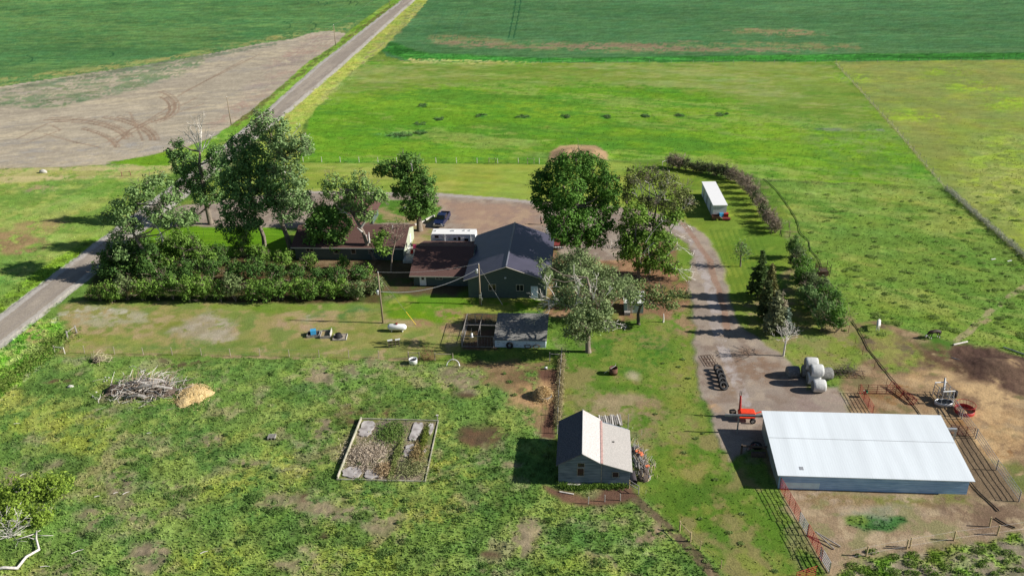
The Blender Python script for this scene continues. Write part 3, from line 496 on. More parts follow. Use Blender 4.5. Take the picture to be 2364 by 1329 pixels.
def tree(label, base, blobs, trunk=None, tr=.35, leafsize=.34, dens=1., ca=CG1, cb=CG2, bark=None, dead=(), group=None, cat='tree', shell=.5, limbs=True, up=.45, twigs=0, name='tree', clump=.66, thick=1., deadmat=None):
    """base: photo foot of the trunk; blobs: (px, py, rx, ry, dy) crown lobes seen in the photo; dy metres behind the foot"""
    b = G(*base); o = thing(name, label, cat, (b.x, b.y, 0), 0, group); bark = bark or mBark; mb = MB(); Ps = []; BL = []
    for (px, py, rx, ry, dy) in blobs:
        c = W(px, py, b.y+dy)-Vector((b.x, b.y, 0)); sc_ = F/((Vector((b.x, b.y+dy, c.z))-Vector((0, 0, CH))).dot(Vector(fw)))
        BL.append((c, 1.1*rx/sc_, 1.06*ry/sc_/.93, dy))
    cz = sum(x[0].z for x in BL)/len(BL); cx = sum(x[0].x for x in BL)/len(BL); cy = sum(x[0].y for x in BL)/len(BL)
    if trunk: tp = [Vector((0, 0, -.1))]+[W(px, py, b.y+dy)-Vector((b.x, b.y, 0)) for px, py, dy in trunk]
    else: tp = [Vector((0, 0, -.1)), Vector((cx*.12, cy*.12, cz*.3)), Vector((cx*.4, cy*.4, cz*.6)), Vector((cx*.85, cy*.85, cz*.95))]
    n = len(tp); rr = [tr*1.35]+[tr*(1-.62*i/(n-1)) for i in range(1, n)]
    tk = MB(); tk.tube([tp[0], tp[0]+(tp[1]-tp[0])*.12]+tp[1:], [rr[0], tr*1.02]+rr[1:], 9)
    for c, rx, rz, dy in BL:
        if limbs:
            q = min(tp[1:], key=lambda t: (t-c).length+max(0, t.z-c.z)*2); m_ = q+(c-q)*.5+Vector((rnd.gauss(0, .3), rnd.gauss(0, .3), -.15*(c-q).length+.2))
            tk.tube([q, m_, c], [tr*.42*thick, tr*.28*thick, tr*.12], 5, cap=False)
            for j in range(3+twigs):
                d = Vector((rnd.gauss(0, 1), rnd.gauss(0, 1), rnd.gauss(.4, .7))).normalized(); branch(tk, c, d, rx*.62, tr*.09+.02, 2, .55, 3, 4, rmin=.022)
        nl = int(dens*25*rx*rz/(leafsize**2)*.9)
        if nl: Ps.append(leafball((c.x, c.y, c.z), (rx*.93, (rx+rz)*.46, rz*.93), nl, leafsize, clump, shell))
    tk.build('trunk', bark, o, True)
    if dead:
        for it in dead:
            db = MB()
            x0, y0, x1, y1, r_, dy = it[:6]; p0 = W(x0, y0, b.y+dy)-Vector((b.x, b.y, 0)); p1 = W(x1, y1, b.y+dy)-Vector((b.x, b.y, 0)); L = (p1-p0).length
            mid_ = p0+(p1-p0)*.5+Vector((rnd.gauss(0, .06), rnd.gauss(0, .06), rnd.gauss(0, .06)))*L*.6; db.tube([p0, mid_, p1], [r_, r_*.75, r_*.35], 5, cap=False)
            for j in range(it[6] if len(it) > 6 else 4):
                q = p0+(p1-p0)*rnd.uniform(.35, 1); d = ((p1-p0).normalized()+Vector((rnd.gauss(0, .5), rnd.gauss(0, .5), rnd.gauss(0, .5)))).normalized(); branch(db, q, d, L*.32, r_*.45, 1, .6, 2, 3, rmin=.025)
            db.build('dead_branch', deadmat or mDead, o)
    if Ps: leaves('crown', np.concatenate(Ps), leafsize*.62, ca, cb, mLeaf, o, up)
    return o
def conifer(label, base, top, rpx, ca, cb, bare=0., group=None, bark=None):
    b = G(*base); H_ = W(top[0], top[1], b.y).z; sc_ = F/((Vector((b.x, b.y, 0))-Vector((0, 0, CH))).dot(Vector(fw))); Rm = rpx/sc_
    o = thing('conifer', label, 'conifer', (b.x, b.y, 0), rnd.uniform(0, 6), group); tk = MB(); tk.tube([(0, 0, -.1), (0, 0, H_*.5), (0, 0, H_*.97)], [.17, .1, .02], 7); mb = tk; Ps = []; nlev = int(H_/.42)
    for i in range(nlev):
        t = i/(nlev-1); z = H_*(.13+.85*t); rad = Rm*(1-t)**.75*(1.05 if t > .12 else .8)*rnd.uniform(.8, 1.15)
        for j in range(max(4, int(11*(1-t)+3))):
            if rnd.random() < .12: continue
            a = rnd.uniform(0, 6.283); rr_ = rad*rnd.uniform(.65, 1.12); e = Vector((math.cos(a)*rr_, math.sin(a)*rr_, z-.12*rr_+rnd.gauss(0, .06))); s_ = Vector((0, 0, z+.1)); mb.tube([s_, (s_+e)/2+Vector((0, 0, .04)), e], [.035, .025, .012], 3, cap=False)
            if rnd.random() < bare: continue
            m_ = int(18+44*rr_); tt = np.sqrt(R.rand(m_))[:, None]*.95+.08; sp = np.array(s_)+(np.array(e)-np.array(s_))*tt; Ps.append(sp+R.randn(m_, 3)*(.06+.13*tt)*np.array([1, 1, .55]))
    mb.build('trunk', bark or mBarkD, o)
    if Ps: leaves('crown', np.concatenate(Ps), .16, np.array(ca)*1.7, np.array(cb)*1.7, mLeaf, o, .5, 1.1)
    return o
def shrub(label, base, wpx, hm, ca, cb, group, dens=1., size=.26, bare=False, name='shrub', lean=0, cat='shrub', tw=mTwig):
    b = G(*base); sc_ = F/((Vector((b.x, b.y, 0))-Vector((0, 0, CH))).dot(Vector(fw))); w_ = wpx/sc_
    o = thing(name, label, cat, (b.x, b.y, 0), 0, group); mb = MB(); k = 8 if bare else 5
    for j in range(k):
        a = rnd.uniform(0, 6.283); d = Vector((math.cos(a)*rnd.uniform(.1, .7)+lean, math.sin(a)*rnd.uniform(.1, .6), 1)); branch(mb, (rnd.gauss(0, .15), rnd.gauss(0, .15), -.05), d, hm*(.55 if bare else .5), .045, 3 if bare else 2, .5, 3, 4, rmin=.014 if not bare else .02)
    mb.build('stem', tw, o)
    n = int(dens*15*w_*hm/2/(size**2)*1.25)
    if n:
        Ps = []; nb = 4
        for j in range(nb):
            f = rnd.uniform(.55, .85); c = (rnd.uniform(-1, 1)*w_*(1-f)*.9, rnd.uniform(-.7, .7)*w_*(1-f), hm*rnd.uniform(.42, .62)); Ps.append(leafball(c, (w_*f, w_*f*.85, hm*.5*rnd.uniform(.75, 1.05)), n//nb, size, .5, .45))
        P_ = np.concatenate(Ps); P_[:, 2] = np.maximum(P_[:, 2], .1); leaves('foliage', P_, size*.6, ca, cb, mLeaf, o, .35)
    return o
GL1, GL2 = (.10, .19, .03), (.20, .33, .06)                      # yellow-green
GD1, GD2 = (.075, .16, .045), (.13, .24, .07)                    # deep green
GG1, GG2 = (.10, .13, .07), (.20, .23, .13)                        # grey-green cottonwood leaf
# --- trees round the house
tree('leaning cottonwood with bare pale branches over the road', (368, 645), [(255, 505, 26, 16, 2), (288, 478, 34, 22, 2), (325, 448, 38, 22, 3), (362, 420, 34, 18, 4), (395, 455, 26, 22, 2), (300, 520, 30, 20, 0), (272, 545, 22, 14, 0), (380, 500, 34, 26, 1), (425, 505, 24, 22, 0), (345, 485, 22, 16, 2), (282, 585, 14, 18, -1)],
     trunk=[(350, 612, 0), (332, 579, 0), (312, 548, 0), (300, 520, 1), (318, 470, 2)], tr=.38, dens=.95, ca=CG1, cb=CG2, group='big trees round the house',
     dead=[(307, 540, 268, 540, .12, 0), (307, 535, 330, 512, .12, 0), (330, 512, 360, 520, .09, 0), (355, 515, 378, 550, .12, 0), (345, 500, 322, 488, .08, 1), (320, 470, 350, 465, .07, 1), (330, 512, 352, 490, .08, 0, 6), (372, 540, 368, 556, .06, 0)])
tree('tall cottonwood topped with dead white branches beside the road', (487, 517), [(430, 380, 34, 30, 1), (405, 350, 20, 24, 1), (450, 415, 34, 34, 1), (500, 360, 22, 30, 0), (505, 400, 24, 34, 0), (470, 450, 26, 30, 0), (420, 430, 22, 18, 0), (440, 500, 20, 22, -1), (500, 450, 16, 22, 0), (412, 330, 10, 12, 1)],
     trunk=[(478, 480, 0), (468, 425, 0), (460, 380, 0), (462, 350, 0)], tr=.55, dens=1., group='big trees round the house', ca=GD1, cb=(.20, .33, .11),
     dead=[(462, 355, 422, 302, .13, 0), (462, 350, 452, 290, .12, 0), (464, 345, 466, 280, .12, 0, 7), (466, 350, 482, 300, .11, 0), (462, 350, 440, 300, .09, 0), (470, 345, 490, 315, .09, 0), (464, 330, 458, 272, .07, 0)])
tree('broad dark cottonwood, the middle one of the tall group, with pale trunk', (611, 572), [(560, 340, 38, 28, -1), (540, 385, 32, 36, -2), (590, 375, 38, 40, -1), (620, 410, 36, 40, -2), (560, 430, 40, 38, -2), (600, 460, 40, 34, -3), (540, 480, 34, 34, -3), (580, 510, 34, 26, -3), (530, 425, 22, 30, -2), (640, 455, 26, 34, -3), (520, 520, 20, 20, -4)],
     trunk=[(608, 545, 0), (595, 510, 0), (583, 470, 0), (575, 400, 0)], tr=.45, dens=1.15, group='big trees round the house', ca=GD1, cb=(.20, .34, .12),
     dead=[(533, 430, 522, 408, .1, -2, 1), (555, 430, 550, 400, .08, -2), (622, 395, 612, 415, .07, -2, 2), (600, 345, 575, 350, .05, 0), (602, 375, 596, 390, .05, 0)])
tree('tallest cottonwood with open windblown top beside the house', (672, 577), [(607, 275, 30, 20, -1), (590, 300, 22, 18, -1), (625, 312, 28, 24, -1), (652, 290, 18, 22, -2), (650, 335, 34, 28, -2), (690, 330, 28, 22, -2), (705, 345, 20, 16, -3), (665, 370, 30, 28, -3), (640, 400, 22, 20, -3), (690, 410, 28, 26, -4), (680, 450, 34, 34, -4), (660, 490, 30, 30, -4), (705, 470, 18, 34, -4), (640, 350, 20, 30, -2)],
     trunk=[(662, 545, 0), (648, 508, 0), (652, 440, 0), (657, 390, 1), (645, 330, 2)], tr=.5, dens=.85, group='big trees round the house', ca=CG1, cb=(.27, .38, .17),
     dead=[(657, 400, 650, 385, .3, -1, 0), (700, 352, 718, 335, .07, 0), (676, 310, 690, 292, .06, 0), (690, 320, 712, 312, .05, 0), (657, 345, 655, 310, .06, -1), (590, 290, 608, 280, .05, 1), (606, 270, 612, 258, .04, 1)])
tree('dense green tree in front of the brown roof', (752, 592), [(745, 500, 30, 26, 0), (775, 495, 24, 22, 0), (765, 530, 34, 26, 0), (730, 520, 26, 34, 0), (722, 555, 18, 18, 0), (775, 560, 24, 18, 0), (800, 520, 12, 20, 0), (745, 475, 16, 12, 0)], trunk=[(753, 575, 0), (748, 550, 0), (750, 520, 0)], tr=.32, dens=1.35, group='big trees round the house', ca=GD1, cb=(.18, .34, .06), up=.7)
tree('forked cottonwood leaning over the brown roof with sawn stubs', (866, 598), [(770, 420, 26, 18, 1), (755, 440, 16, 20, 1), (805, 440, 26, 20, 1), (830, 415, 22, 22, 2), (850, 440, 30, 18, 1), (800, 470, 24, 18, 1), (835, 465, 26, 22, 0), (870, 455, 28, 16, 0), (845, 495, 24, 18, 0), (765, 455, 20, 12, 0), (885, 450, 12, 12, 0)],
     trunk=[(848, 565, 0), (838, 535, 0), (826, 515, 0), (812, 490, 1), (815, 440, 1)], tr=.42, dens=.72, thick=1.5, group='big trees round the house', ca=CG1, cb=(.26, .38, .12),
     dead=[(832, 528, 852, 492, .26, 0, 0), (836, 536, 824, 525, .2, -.5, 0), (852, 560, 851, 536, .24, -.3, 0), (812, 500, 778, 480, .12, 0, 2)])
tree('thick-trunked cottonwood by the blue pickup, leaning left at the top', (969, 532), [(905, 390, 34, 18, 1), (875, 395, 14, 12, 1), (945, 372, 28, 20, 1), (940, 400, 34, 20, 1), (980, 410, 26, 22, 0), (955, 430, 38, 26, 0), (985, 450, 24, 30, 0), (960, 475, 36, 26, 0), (920, 440, 16, 16, 0), (945, 500, 12, 10, 0), (990, 480, 18, 18, 0)],
     trunk=[(967, 505, 0), (958, 480, 0), (950, 445, 0), (930, 410, 1)], tr=.62, dens=1.2, group='big trees round the house', ca=GD1, cb=(.17, .31, .06), dead=[(952, 395, 950, 378, .05, -1), (995, 470, 988, 462, .05, -1)])
tree('half-bare young tree with brown twiggy top and green left side beside the house', (902, 628), [(875, 560, 16, 22, 0), (885, 545, 10, 12, 0), (892, 580, 10, 10, 0)], trunk=[(905, 590, 0), (912, 560, 0), (914, 540, 0)], tr=.16, dens=1.2, ca=GL1, cb=GL2, deadmat=mTwig, cat='tree', bark=mTwig,
     dead=[(912, 560, 888, 528, .07, 0, 9), (912, 558, 905, 518, .07, 0, 9), (912, 556, 922, 515, .07, 0, 9), (913, 558, 935, 525, .07, 0, 9), (912, 560, 895, 550, .06, 0, 8), (913, 560, 930, 545, .06, 0, 8)])
# --- trees right of the shop
tree('large rounded dark green tree behind the pickups, densest of all', (1335, 624), [(1330, 375, 46, 26, 0), (1290, 395, 34, 30, 1), (1370, 395, 36, 34, 3), (1250, 425, 30, 26, 1), (1262, 465, 34, 28, 0), (1310, 440, 44, 40, -3), (1360, 455, 44, 44, 4), (1405, 430, 28, 34, 0), (1405, 475, 24, 22, 0), (1300, 500, 44, 34, -3), (1350, 520, 44, 40, -2), (1395, 515, 20, 22, 0), (1290, 530, 26, 26, -4), (1320, 550, 30, 20, -4), (1375, 550, 30, 20, -1)],
     tr=.6, dens=1.3, leafsize=.34, ca=(.055, .14, .025), cb=(.125, .25, .04), up=.6, group='trees right of the shop', shell=.6)
tree('thin pale half-dead willow behind, with feathery twigs', (1497, 630), [(1465, 410, 26, 26, 2), (1500, 405, 24, 20, 2), (1540, 420, 24, 26, 2), (1450, 450, 16, 24, 2), (1490, 470, 20, 24, 1), (1560, 470, 30, 24, 1), (1590, 470, 16, 18, 1), (1520, 470, 20, 20, 1), (1575, 440, 22, 12, 2)],
     tr=.3, dens=.62, leafsize=.3, ca=(.11, .15, .035), cb=(.22, .24, .09), group='trees right of the shop', twigs=6,
     dead=[(1495, 500, 1478, 430, .09, 1, 9), (1495, 500, 1500, 425, .09, 1, 9), (1500, 495, 1530, 430, .09, 1, 9), (1505, 490, 1545, 425, .08, 1, 8), (1480, 470, 1460, 430, .06, 1, 6), (1560, 500, 1590, 470, .06, 0, 8), (1550, 530, 1560, 500, .12, 0, 5), (1560, 520, 1595, 520, .07, 0, 6), (1550, 540, 1540, 505, .1, 0, 5), (1560, 540, 1590, 555, .05, 0, 4), (1540, 550, 1600, 590, .05, 0, 4)])
tree('mid green tree with dead twigs between the willow and the drive', (1475, 642), [(1465, 500, 30, 30, 1), (1500, 530, 28, 34, 1), (1450, 540, 30, 26, 1), (1480, 570, 36, 30, 0), (1530, 560, 28, 24, 1), (1525, 600, 28, 26, 0), (1440, 580, 24, 26, 0), (1540, 505, 20, 16, 1), (1550, 620, 20, 16, 0), (1560, 500, 18, 14, 1), (1490, 610, 26, 22, 0)],
     trunk=[(1472, 610, 0), (1466, 570, 0), (1468, 520, 0)], tr=.3, dens=1.15, ca=GL1, cb=(.19, .31, .05), group='trees right of the shop',
     dead=[(1545, 610, 1590, 640, .07, -1, 6), (1540, 590, 1570, 560, .06, -1, 6), (1545, 620, 1600, 625, .05, -1, 6), (1510, 560, 1480, 590, .06, -3, 3), (1490, 560, 1520, 520, .05, -3, 4)])
tree('big grey-green cottonwood in front of the shop with white dead limbs', (1358, 812), [(1330, 640, 36, 30, 7), (1290, 650, 24, 22, 7), (1380, 675, 36, 30, 4), (1420, 670, 26, 24, 5), (1330, 685, 38, 30, 0), (1445, 655, 24, 16, 7), (1290, 690, 22, 22, 0), (1380, 715, 34, 26, -2), (1340, 735, 34, 28, -3), (1370, 750, 26, 20, -2), (1320, 765, 24, 16, -3), (1345, 775, 18, 14, -1), (1250, 605, 6, 10, 1), (1262, 640, 12, 22, 1), (1460, 680, 18, 16, 0), (1400, 745, 14, 14, -1)],
     trunk=[(1357, 790, 0), (1358, 760, 0), (1362, 730, 0), (1368, 690, 0), (1355, 640, 1)], tr=.42, dens=1.15, leafsize=.25, ca=(.13, .19, .07), cb=(.28, .35, .16), group='trees right of the shop', thick=.6, twigs=2,
     dead=[(1330, 712, 1250, 690, .15, -1, 12), (1285, 700, 1262, 655, .09, -1, 9), (1270, 690, 1246, 680, .06, -1, 9), (1285, 700, 1240, 735, .08, -1, 6), (1325, 705, 1345, 690, .08, -2, 7), (1330, 700, 1338, 650, .07, -2, 5), (1370, 690, 1378, 645, .07, -2, 4), (1400, 680, 1412, 665, .07, -2, 4), (1370, 690, 1362, 660, .08, -2, 4), (1380, 725, 1405, 755, .07, -1, 5), (1325, 610, 1330, 660, .05, 0, 4), (1400, 740, 1432, 748, .06, -1, 5)])
tree('grey-green cottonwood crown rising right behind the big near one', (1395, 706), [(1335, 597, 30, 22, 0), (1300, 608, 28, 20, 1), (1365, 618, 28, 24, 0), (1400, 640, 30, 26, 0), (1330, 632, 32, 22, -1), (1425, 668, 24, 18, 0), (1270, 632, 18, 16, 1)], tr=.3, dens=1.0, leafsize=.25, ca=(.13, .19, .07), cb=(.28, .35, .16), group='trees right of the shop')
tree('small spreading grey-green cottonwood beside the pale shed', (1474, 748), [(1460, 655, 28, 18, 1), (1500, 670, 22, 16, 0), (1530, 680, 26, 16, 0), (1565, 675, 18, 12, 0), (1470, 685, 28, 18, 0), (1510, 700, 24, 14, -1), (1545, 705, 20, 12, -1), (1440, 670, 18, 14, 1), (1585, 678, 8, 6, 0)],
     trunk=[(1473, 725, 0), (1478, 708, 0), (1490, 695, 0)], tr=.28, dens=.62, leafsize=.3, ca=(.11, .16, .05), cb=(.23, .29, .11), bark=mBarkD, group='trees right of the shop')
tree('short bare white stump standing beside the drive', (1531, 743), [(1531, 729, 1, 1, 0)], trunk=[(1532, 735, 0), (1532, 724, 0)], tr=.16, dens=0, bark=mDead, limbs=False, name='tree_stump', cat='stump')
# --- conifers and bare trees along the drive
conifer('dark green conifer, farthest back of the row beside the drive', (1749, 688), (1756, 580), 26, (.035, .065, .018), (.075, .11, .035), group='conifers beside the drive')
conifer('browning conifer behind the two pale ones', (1773, 712), (1778, 612), 22, (.07, .075, .025), (.14, .13, .05), .15, group='conifers beside the drive')
conifer('large pale grey-green conifer in the middle of the row', (1786, 772), (1795, 672), 27, (.09, .105, .055), (.17, .18, .10), .05, group='conifers beside the drive')
conifer('small dark conifer tucked between the dark and the pale ones', (1766, 738), (1768, 650), 20, (.04, .06, .02), (.08, .10, .04), group='conifers beside the drive')
conifer('small spruce beside the bare tree at the near end of the row', (1812, 770), (1812, 712), 14, (.09, .12, .09), (.14, .18, .14), group='conifers beside the drive')
conifer('thin grey half-bare conifer with pale twigs behind the bare tree', (1800, 745), (1796, 668), 16, (.16, .145, .10), (.24, .21, .15), .6, group='conifers beside the drive', bark=mTwig)
def bare_tree(label, base, top, k=16, mat=mDead, leaf=0):
    b = G(*base); H_ = W(top[0], top[1], b.y).z; tx = W(top[0], top[1], b.y).x-b.x; o = thing('bare_tree', label, 'tree', (b.x, b.y, 0)); mb = MB()
    tp = [Vector((tx*t, 0, H_*t-.1)) for t in (0, .3, .6, .8)]; mb.tube(tp+[Vector((tx, 0, H_))], [.16, .13, .08, .05, .02], 7); m2 = mb; Ps = []
    for i in range(k):
        t = rnd.uniform(.35, .95); a = rnd.uniform(0, 6.28); p = Vector((tx*t, 0, H_*t)); d = Vector((math.cos(a), math.sin(a), .55)); L = H_*.34*(1.15-t); branch(m2, p, d, L, .045, 2, .5, 3, 3, rmin=.018); Ps.append(np.array(p+d*L*.8)+R.randn(leaf, 3)*.45)
    m2.build('trunk', mat, o)
    if leaf: leaves('crown', np.concatenate(Ps), .14, GD1, CG2, mLeaf, o)
bare_tree('leafless silver-grey tree standing alone at the edge of the yard', (1808, 821), (1822, 742), 22)
bare_tree('small sparse dark tree on the grass right of the drive bend', (1709, 615), (1712, 560), 16, mBark, 26)
# --- hedge below the house: front row, second row, back clumps
fx = [228, 262, 296, 332, 366, 400, 438, 474, 508, 545, 582, 616, 650, 684, 722, 758, 794, 826, 858]
for i, x in enumerate(fx):
    y = 692+rnd.uniform(-5, 5)-(8 if i > 15 else 0)-(4 if i == 0 else 0); k = rnd.random(); g = (GL1, GL2) if k < .5 else ((.12, .17, .06), (.21, .28, .11)) if k < .68 else ((.08, .16, .03), (.16, .28, .05))
    shrub(f'bushy green shrub, {ordn(i)} from the road in the front row of the hedge', (x, y), rnd.uniform(24, 35), rnd.uniform(2.9, 5.0)*(.75 if i in (0, 17, 18) else 1), *g, 'front row of the hedge below the house', 1.25)
for i, x in enumerate((250, 300, 345, 392, 440, 488, 540, 590, 640, 690, 735, 780, 830)):
    shrub(f'shrub with tree shade painted into its leaves, {ordn(i)} from the road in the back row of the hedge', (x, 652+rnd.uniform(-6, 6)), rnd.uniform(28, 35), rnd.uniform(3.4, 4.6)*(.75 if i > 8 else 1), GD1, (.10, .19, .035), 'back row of the hedge below the house', 1.1)  # tree shade put into the leaf colour of this row
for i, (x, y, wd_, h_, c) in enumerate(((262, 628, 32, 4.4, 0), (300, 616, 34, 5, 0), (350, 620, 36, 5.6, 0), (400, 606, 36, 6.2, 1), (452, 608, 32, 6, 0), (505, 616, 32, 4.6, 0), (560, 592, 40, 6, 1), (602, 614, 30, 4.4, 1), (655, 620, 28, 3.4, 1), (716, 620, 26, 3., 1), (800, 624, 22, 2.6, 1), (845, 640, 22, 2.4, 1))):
    shrub(f'tall loose shrub, {ordn(i)} from the road in the thicket against the lawn', (x, y), wd_, h_, *((GL1, GL2) if c else (GD1, (.09, .17, .03))), 'thicket between the hedge and the lawn', 1.1)  # the deep green ones carry painted tree shade
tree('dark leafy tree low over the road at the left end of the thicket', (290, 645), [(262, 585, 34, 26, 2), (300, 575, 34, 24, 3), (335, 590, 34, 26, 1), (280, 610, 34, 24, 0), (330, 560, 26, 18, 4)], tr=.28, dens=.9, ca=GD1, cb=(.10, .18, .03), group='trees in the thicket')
tree('yellow-green feathery tree rising from the middle of the thicket', (430, 640), [(400, 570, 30, 24, 3), (420, 545, 22, 16, 3), (440, 575, 30, 26, 2), (470, 590, 26, 22, 1), (390, 600, 26, 20, 1)], tr=.24, dens=.85, ca=GL1, cb=GL2, group='trees in the thicket')
shrub('dead orange-brown juniper among the green shrubs behind the hedge', (405, 622), 18, 2.4, (.25, .16, .09), (.40, .27, .17), None, .4, bare=True, tw=M('orange_twigs', (.42, .28, .18)))
# --- windbreak rows
rowA = [(1552, 385), (1568, 388), (1584, 390), (1600, 393), (1618, 396), (1636, 399), (1654, 402), (1672, 406), (1688, 411), (1702, 418), (1715, 430), (1726, 443), (1736, 457), (1745, 470), (1754, 484), (1763, 498), (1772, 512), (1781, 524), (1790, 534)]
for i, (x, y) in enumerate(rowA):
    br = i in (0, 1, 8, 9, 10, 11, 12, 14, 16, 17, 18)
    shrub(f'{"brown twiggy" if br else "grey-green"} shrub, {ordn(i)} in the curved windbreak behind the white building', (x, y+3), 17, rnd.uniform(2.5, 3.3), *(((.20, .165, .12), (.30, .25, .18)) if br else ((.07, .095, .04), (.13, .15, .07))), 'curved windbreak behind the white storage building', 1.0 if br else 1.2, .24, br)
rowB = [(1832, 596, 14, 3., 0), (1838, 622, 16, 3, 1), (1850, 640, 16, 3, 2), (1862, 655, 18, 2.8, 2), (1846, 668, 16, 3, 2), (1868, 680, 20, 3, 1), (1886, 700, 20, 3.4, 1), (1862, 705, 18, 3, 3), (1904, 722, 22, 3.6, 2), (1880, 730, 20, 3.4, 3), (1920, 745, 22, 3.8, 2), (1896, 762, 22, 3.8, 3), (1930, 766, 20, 3.4, 2)]
for i, (x, y, wd_, h_, c) in enumerate(rowB):
    shrub(f'dense dark shrub, {ordn(i)} from the back in the thick row beside the conifers', (x, y), wd_*1.5, h_*1.4, *((GD1, (.10, .17, .04)), ((.08, .12, .05), (.15, .20, .08)), (GD1, (.14, .27, .035)), (GD1, CG2))[c], 'thick row of shrubs beside the conifers', 1.3)
# --- foreground willow
for i, (x, y, wd_, h_, lb) in enumerate(((60, 1150, 80, 2.3, 'low yellow-green willow bush, upper one at the left edge'), (125, 1140, 62, 1.8, 'low yellow-green willow bush, right one of the clump'), (15, 1205, 66, 2.1, 'low yellow-green willow bush at the left edge, nearest the camera'), (100, 1195, 56, 1.5, 'low yellow-green willow bush, lower one above the fallen branch'))):
    shrub(lb, (x, y), wd_, h_, (.16, .25, .03), (.27, .37, .06), 'willow bushes in the near left corner', 1.7, .24, False, 'willow_bush', cat='bush', tw=mDead)

# ------------------------------------------------------------------ buildings
mSiding = M('grey_green_siding', (.085, .115, .105), .8, .06, 2, stripes=(2, .2, .86))
mSidingLit = M('lit_green_siding', (.40, .44, .33), .8, .06, 2, stripes=(2, .2, .9))  # same siding, sunlight put into the colour for the east gable
mShingle = M('brown_shingles', (.115, .062, .052), .95, .3, 9, bump=.02, bs=20, stripes=(1, .28, .88))
mShingleD = M('dark_brown_shingles', (.075, .045, .042), .95, .3, 9, bump=.02, bs=20)
mMetalRoof = M('dark_navy_metal_roof', (.066, .062, .092), .42, .10, .6, spec=.6, stripes=(1, .3, .82))
mTrim = M('tan_trim', (.50, .46, .38), .7, .08, 3)
mTin = M('pale_tin_roof', (.70, .755, .79), .5, .07, .35, metal=.0, sc=(2.2, .18, 1), stripes=(0, .3, .93), bump=.01)
mBoards = M('boards_blue_shade', (.42, .62, .85), .85, .2, 1.2, sc=(.5, 1, 3), col2=(.25, .42, .66), stripes=(2, .26, .72))  # bluish light of the shaded front put into the board colour
mTinWall = M('grey_tin_wall', (.30, .33, .31), .6, .15, 1., metal=.3, sc=(1, 1, .2), stripes=(1, .4, .8))
mOldWall = M('weathered_lap_boards', (.26, .30, .36), .95, .5, 1.6, sc=(.35, .35, 3), col2=(.10, .13, .18), stripes=(2, .22, .55))
mOldRoofL = M('pale_worn_shingles', (.62, .58, .56), .95, .2, 7, col2=(.42, .39, .38), bump=.03, bs=16, stripes=(1, .2, .9))
mOldRoofShade = M('shaded_worn_shingles', (.16, .16, .18), .95, .5, 9, col2=(.05, .05, .06), bump=.03, bs=16)  # same shingles, shade of the west slope put into the colour
mDoorTint = M('door_blue_shade', (.62, .74, .85), .5, .04, 3)  # blue tint of the shaded wall put into the door colour
def window(root, x0, x1, y, z0, z1, face=-1, sides=2, fr=.07, fmat=None, axis='y'):
    """framed window on a wall; the panes are a sub-part"""
    f = MB(); g = MB(); d = face
    def bb(m, a0, a1, h0, h1, p0, p1):
        p0, p1 = sorted((y+d*p0, y+d*p1)); m.bb(*((a0, a1, p0, p1) if axis == 'y' else (p0, p1, a0, a1)), h0, h1)
    bb(f, x0, x1, z0, z0+fr, -.02, .06); bb(f, x0, x1, z1-fr, z1, -.02, .06); bb(f, x0, x0+fr, z0+fr, z1-fr, -.02, .055); bb(f, x1-fr, x1, z0+fr, z1-fr, -.02, .055)
    if sides == 2: m_ = (x0+x1)/2; bb(f, m_-fr/2, m_+fr/2, z0+fr, z1-fr, -.02, .055)
    w_ = f.build('window', fmat or mTrim, root); bb(g, x0+fr, x1-fr, z0+fr, z1-fr, .0, .02); g.build('pane', mGlass, w_); return w_
def door(root, x0, x1, y, z0, z1, face=-1, mat=None, light=False, axis='y'):
    d = MB(); d.bb(*((x0, x1, *sorted((y, y+face*.06))) if axis == 'y' else (*sorted((y, y+face*.06)), x0, x1)), z0, z1); o = d.build('door', mat or mDoorTint, root)
    f = MB()
    for a, b, c, e in ((x0-.08, x0, z0, z1+.08), (x1, x1+.08, z0, z1+.08), (x0, x1, z1, z1+.08)): f.bb(*((a, b, *sorted((y, y+face*.05))) if axis == 'y' else (*sorted((y, y+face*.05)), a, b)), c, e)
    f.build('frame', mWhite, o)
    h = MB(); h.box(((x1-.12) if axis == 'y' else y+face*.09, (y+face*.09) if axis == 'y' else x1-.12, z0+1.), (.05, .05, .12)); h.build('handle', mSteel, o)
    if light: g = MB(); g.bb(x0+.25, x1-.25, y+face*.075 if face < 0 else y, y+face*.05 if face < 0 else y+.075, z0+1.05, z1-.15); g.build('pane', mGlass, o)
    return o
def slab(mb, pts, th=.1):
    """roof plane: 4 points, thickened downward"""
    p = [Vector(q) for q in pts]; n = (p[1]-p[0]).cross(p[3]-p[0]).normalized(); n = n if n.z > 0 else -n
    return mb.add(p+[q-n*th for q in p], [(0, 1, 2, 3), (7, 6, 5, 4)]+[(i, (i+1) % 4, 4+(i+1) % 4, 4+i) for i in range(4)])
